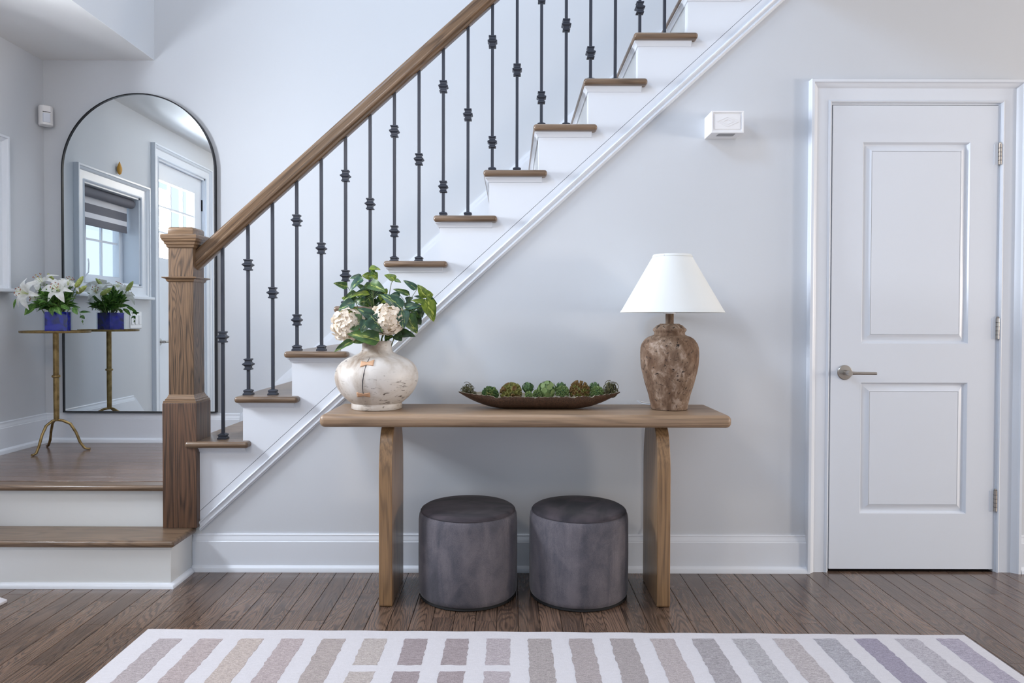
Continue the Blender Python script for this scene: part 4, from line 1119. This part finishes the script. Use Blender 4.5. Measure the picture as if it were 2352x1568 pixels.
# ------------------------------------------------------------------ blue glass vase and lilies
ZT = 1.0417
bv = empty('glass_vase', (AX+0.012, AY, ZT), 'square clear glass vase with cobalt blue lining on the brass table', 'vase', rz=math.radians(20))
h = 0.112; w = 0.057
mb = MB()
ringp = [(-w, -w), (w, -w), (w, w), (-w, w)]
def open_box(mb, w, z0, z1, t):
    mb.box(-w, w, -w, -w+t, z0, z1); mb.box(-w, w, w-t, w, z0, z1); mb.box(-w, -w+t, -w+t, w-t, z0, z1); mb.box(w-t, w, -w+t, w-t, z0, z1); mb.box(-w+t, w-t, -w+t, w-t, z0, z0+t)
open_box(mb, w, 0.0, h, 0.003)
obj('outer_glass', mb, M['clear_glass'], bv)
mb = MB(); open_box(mb, w-0.006, 0.005, h-0.003, 0.002)
obj('blue_lining', mb, M['cobalt'], bv)

def P3(px, py, y):
    d = (3.12+AY+y)/1620.0
    return Vector(((px-1172)*d-AX, y, 1.118-(py-734)*d-ZT))
def petal_mesh(seed):
    r = random.Random(seed); vs = []; nl = 10
    for i in range(nl+1):
        t = i/nl
        w = (math.sin(PI*min(1, t**0.85))**0.8*0.5+0.03*(1-t))*0.40 if t < 1 else 0.006
        # path: out along the axis first, then flare and curl back
        x = 0.95*t**1.25; z = 0.55*math.sin(min(1, t*1.15)*PI*0.62)-0.55*max(0, t-0.55)**1.3*1.6
        for c in (-1, -0.5, 0, 0.5, 1):
            vs.append((x, c*w, z+abs(c)*w*0.35+0.012*math.sin(t*20+c+seed)*abs(c)))
    return MB().add(vs, [(i*5+k, i*5+k+1, i*5+k+6, i*5+k+5) for i in range(nl) for k in range(4)]).mesh('petal', 180)
PET = [petal_mesh(s) for s in range(3)]
def lily(c, axis, R, label, root, seed, tocam=None):
    r = random.Random(seed)
    o = empty('lily', (AX, AY, ZT), label, 'flower', group='white lilies in the blue vase')
    ax = Vector(axis).normalized()
    base = c-ax*R*0.35
    obj('stem', MB().tube([Vector(root), Vector(root)*0.6+base*0.4+Vector((0, 0, 0.01)), base-ax*0.02, base], 0.0026, 7), M['stem'], o, smooth=60)
    u = ax.orthogonal().normalized(); v = ax.cross(u)
    a0 = r.uniform(0, 1)
    for i in range(6):
        a = a0+PI/3*i+r.uniform(-.12, .12)
        dd = u*math.cos(a)+v*math.sin(a)
        s = R*r.uniform(0.92, 1.08)*(1.0 if i % 2 else 0.94)
        place('petal', PET[i % 3], M['petal'], o, base, dd, ax, s, s*(1.15 if i % 2 else 0.9), s*0.75)
    for i in range(6):
        a = a0+0.5+PI/3*i
        dd = (u*math.cos(a)+v*math.sin(a))*0.30+ax
        e = base+dd*R*0.72
        obj('filament', MB().tube([base, base+ax*R*0.3+(dd-ax)*R*0.15, e], 0.0008, 4), M['filament'], o)
        t = (u*math.cos(a+1.2)+v*math.sin(a+1.2))
        obj('anther', MB().tube([e-t*0.006, e+ax*0.001, e+t*0.006], [0.0010, 0.0022, 0.0010], 6), M['stamen'], o, smooth=60)
    obj('pistil', MB().tube([base, base+ax*R*0.8], [0.0012, 0.0018], 5), M['filament'], o)
    return o
lily(P3(56, 677, -0.13), (-0.35, -1, 0.22), 0.100, 'large open white lily at the far left facing the camera', (-0.02, -0.02, 0.05), 1)
lily(P3(95, 650, -0.02), (-0.25, -0.55, 0.8), 0.098, 'white lily at the top of the bouquet facing up', (-0.01, 0.0, 0.05), 2)
lily(P3(132, 668, -0.08), (0.1, -0.9, 0.55), 0.092, 'white lily in the middle of the bouquet with petals hanging down', (0.01, -0.02, 0.05), 3)
lily(P3(158, 655, 0.02), (0.45, -0.2, 0.9), 0.085, 'white lily right of centre tilted up and to the right', (0.02, 0.0, 0.05), 4)
lily(P3(84, 690, -0.03), (-0.7, -0.35, 0.1), 0.075, 'white lily low on the left half hidden by its neighbours', (-0.02, 0.01, 0.05), 5)
lily(P3(150, 668, 0.11), (0.35, 0.8, 0.5), 0.080, 'white lily on the back of the bouquet, seen in the mirror', (0.01, 0.02, 0.05), 6)
bud_me = MB().lathe([(0.02, 0.0), (0.13, 0.06), (0.19, 0.25), (0.20, 0.5), (0.15, 0.78), (0.06, 0.96), (0.005, 1.0)], 12).mesh('bud', 70)
def bud(p0, p1, label, root, wd=0.9):
    o = empty('lily_bud', (AX, AY, ZT), label, 'flower bud', group='lily buds in the blue vase')
    obj('stem', MB().tube([Vector(root), Vector(root)*0.5+p0*0.5+Vector((0, 0, 0.005)), p0], 0.0022, 6), M['stem'], o, smooth=60)
    d = p1-p0; L_ = d.length; dn = d.normalized()
    place('bud', bud_me, M['bud'], o, p0, dn.orthogonal(), dn, L_*wd, L_*wd, L_)
bud(P3(174, 664, 0.0), P3(192, 638, 0.0), 'plump yellow green lily bud pointing up at the right of the bouquet', (0.02, 0.0, 0.05))
bud(P3(125, 650, 0.03), P3(110, 632, 0.03), 'pale lily bud behind the middle bloom', (0.0, 0.01, 0.05))
bud(P3(176, 678, 0.14), P3(200, 660, 0.13), 'lily bud on the back of the bouquet', (0.02, 0.03, 0.05))
fl_lab = ['leafy green lily foliage spreading left with one broad drooping leaf', 'leafy green lily foliage spreading right', 'leafy green lily foliage at the front over the vase lip',
          'leafy green lily foliage at the back of the bouquet', 'dark green foliage filling the middle of the bouquet']
fr_ = random.Random(33)
sectors = [(140, 235), (-55, 45), (225, 310), (45, 140), (0, 360)]
for i, lb in enumerate(fl_lab):
    o = empty('foliage_spray', (AX, AY, ZT), lb, 'foliage', group='lily foliage in the blue vase')
    for j in range(5):
        aa = math.radians(sectors[i][0]+(sectors[i][1]-sectors[i][0])*(j+0.5)/5+fr_.uniform(-8, 8))
        ro = fr_.uniform(0.055, 0.105) if i < 4 else fr_.uniform(0.015, 0.05)
        zt2 = fr_.uniform(0.135, 0.225) if i < 4 else fr_.uniform(0.19, 0.24)
        if j % 2: zt2 -= 0.03
        ca, sa = math.cos(aa), math.sin(aa)
        if AX+ca*(ro+0.07) < LEFT+0.01 or AY+sa*(ro+0.07) > 1.0: ro *= 0.6
        pts = [Vector((0.012*ca, 0.012*sa, 0.03)), Vector((0.03*ca, 0.03*sa, 0.115)), Vector(((0.03+ro)*0.55*ca, (0.03+ro)*0.55*sa, 0.115+(zt2-0.115)*0.7)), Vector((ro*ca, ro*sa, zt2))]
        obj('stem', MB().tube(pts, [0.0022, 0.002, 0.0017, 0.001], 6), M['stem'], o, smooth=60)
        nlf = 8
        for q in range(nlf):
            t = 0.12+0.88*q/(nlf-1)
            sg = t*2; k0 = min(1, int(sg)); f_ = sg-k0
            b_ = pts[1+k0].lerp(pts[2+k0], f_)
            tn = (pts[2+k0]-pts[1+k0]).normalized()
            side = Vector((-sa, ca, 0))*(1 if q % 2 else -1)
            d = (tn*fr_.uniform(0.3, 0.9)+side*(1-t*0.6)*fr_.uniform(0.5, 1.1)+Vector((0, 0, fr_.uniform(-0.35, 0.5)))) if q < nlf-1 else tn
            ln = fr_.uniform(0.045, 0.075)*(1.0 if q < nlf-2 else 0.85)
            e_ = b_+d.normalized()*ln
            if AX+e_.x < LEFT+0.012 or AY+e_.y > 1.01: ln *= 0.6
            place('leaf', LANCE[(q+j) % 3], M['lily_leaf' if fr_.random() < 0.65 else 'lily_leaf_dark'], o, b_, d, (fr_.uniform(-.5, .5), -0.7, 0.8), ln, ln*fr_.uniform(0.28, 0.42), ln*0.8)
    if i == 0:
        for b_, t_, w_ in ((P3(84, 702, -0.08), P3(53, 727, -0.10), 0.042), (P3(38, 690, -0.11), P3(30, 714, -0.12), 0.012)):
            dd = t_-b_; place('leaf', LANCE[0], M['lily_leaf'], o, b_, dd, (0.2, -1, 0.3), dd.length, w_, dd.length*0.5)
    if i == 0: obj('stem', MB().tube([pts[1], P3(70, 700, -0.09), P3(38, 690, -0.11)], 0.0012, 5), M['stem'], o, smooth=60)
    if i == 2:
        for b_, t_, w_ in ((P3(127, 709, -0.075), P3(142, 727, -0.09), 0.030), (P3(118, 709, -0.07), P3(121, 729, -0.09), 0.024), (P3(140, 705, -0.07), P3(160, 715, -0.08), 0.026), (P3(168, 710, -0.04), P3(178, 726, -0.05), 0.028)):
            dd = t_-b_; place('leaf', LANCE[2], M['lily_leaf'], o, b_, dd, (0.2, -1, 0.4), dd.length, w_, dd.length*0.6)
vn = empty('trailing_vine', (AX, AY, ZT), 'thin trailing vine with small leaves hanging at the right of the blue vase', 'vine')
pts = [Vector((0.02, 0, 0.08)), P3(160, 706, 0.0), P3(180, 715, -0.01), P3(187, 730, -0.01), P3(191, 750, -0.01)]
obj('stem', MB().tube(pts, 0.0010, 5), M['stem'], vn, smooth=60)
for b_, t_, w_ in ((P3(183, 721, -0.01), P3(206, 719, -0.01), 0.014), (P3(187, 728, -0.01), P3(194, 736, -0.01), 0.018), (P3(188, 728, -0.01), P3(182, 735, -0.01), 0.010), (P3(190, 739, -0.01), P3(189, 746, -0.01), 0.010)):
    dd = t_-b_; place('leaf', LANCE[1], M['lily_leaf_dark'], vn, b_, dd, (0.1, -1, 0.3), dd.length, w_, dd.length*0.5)
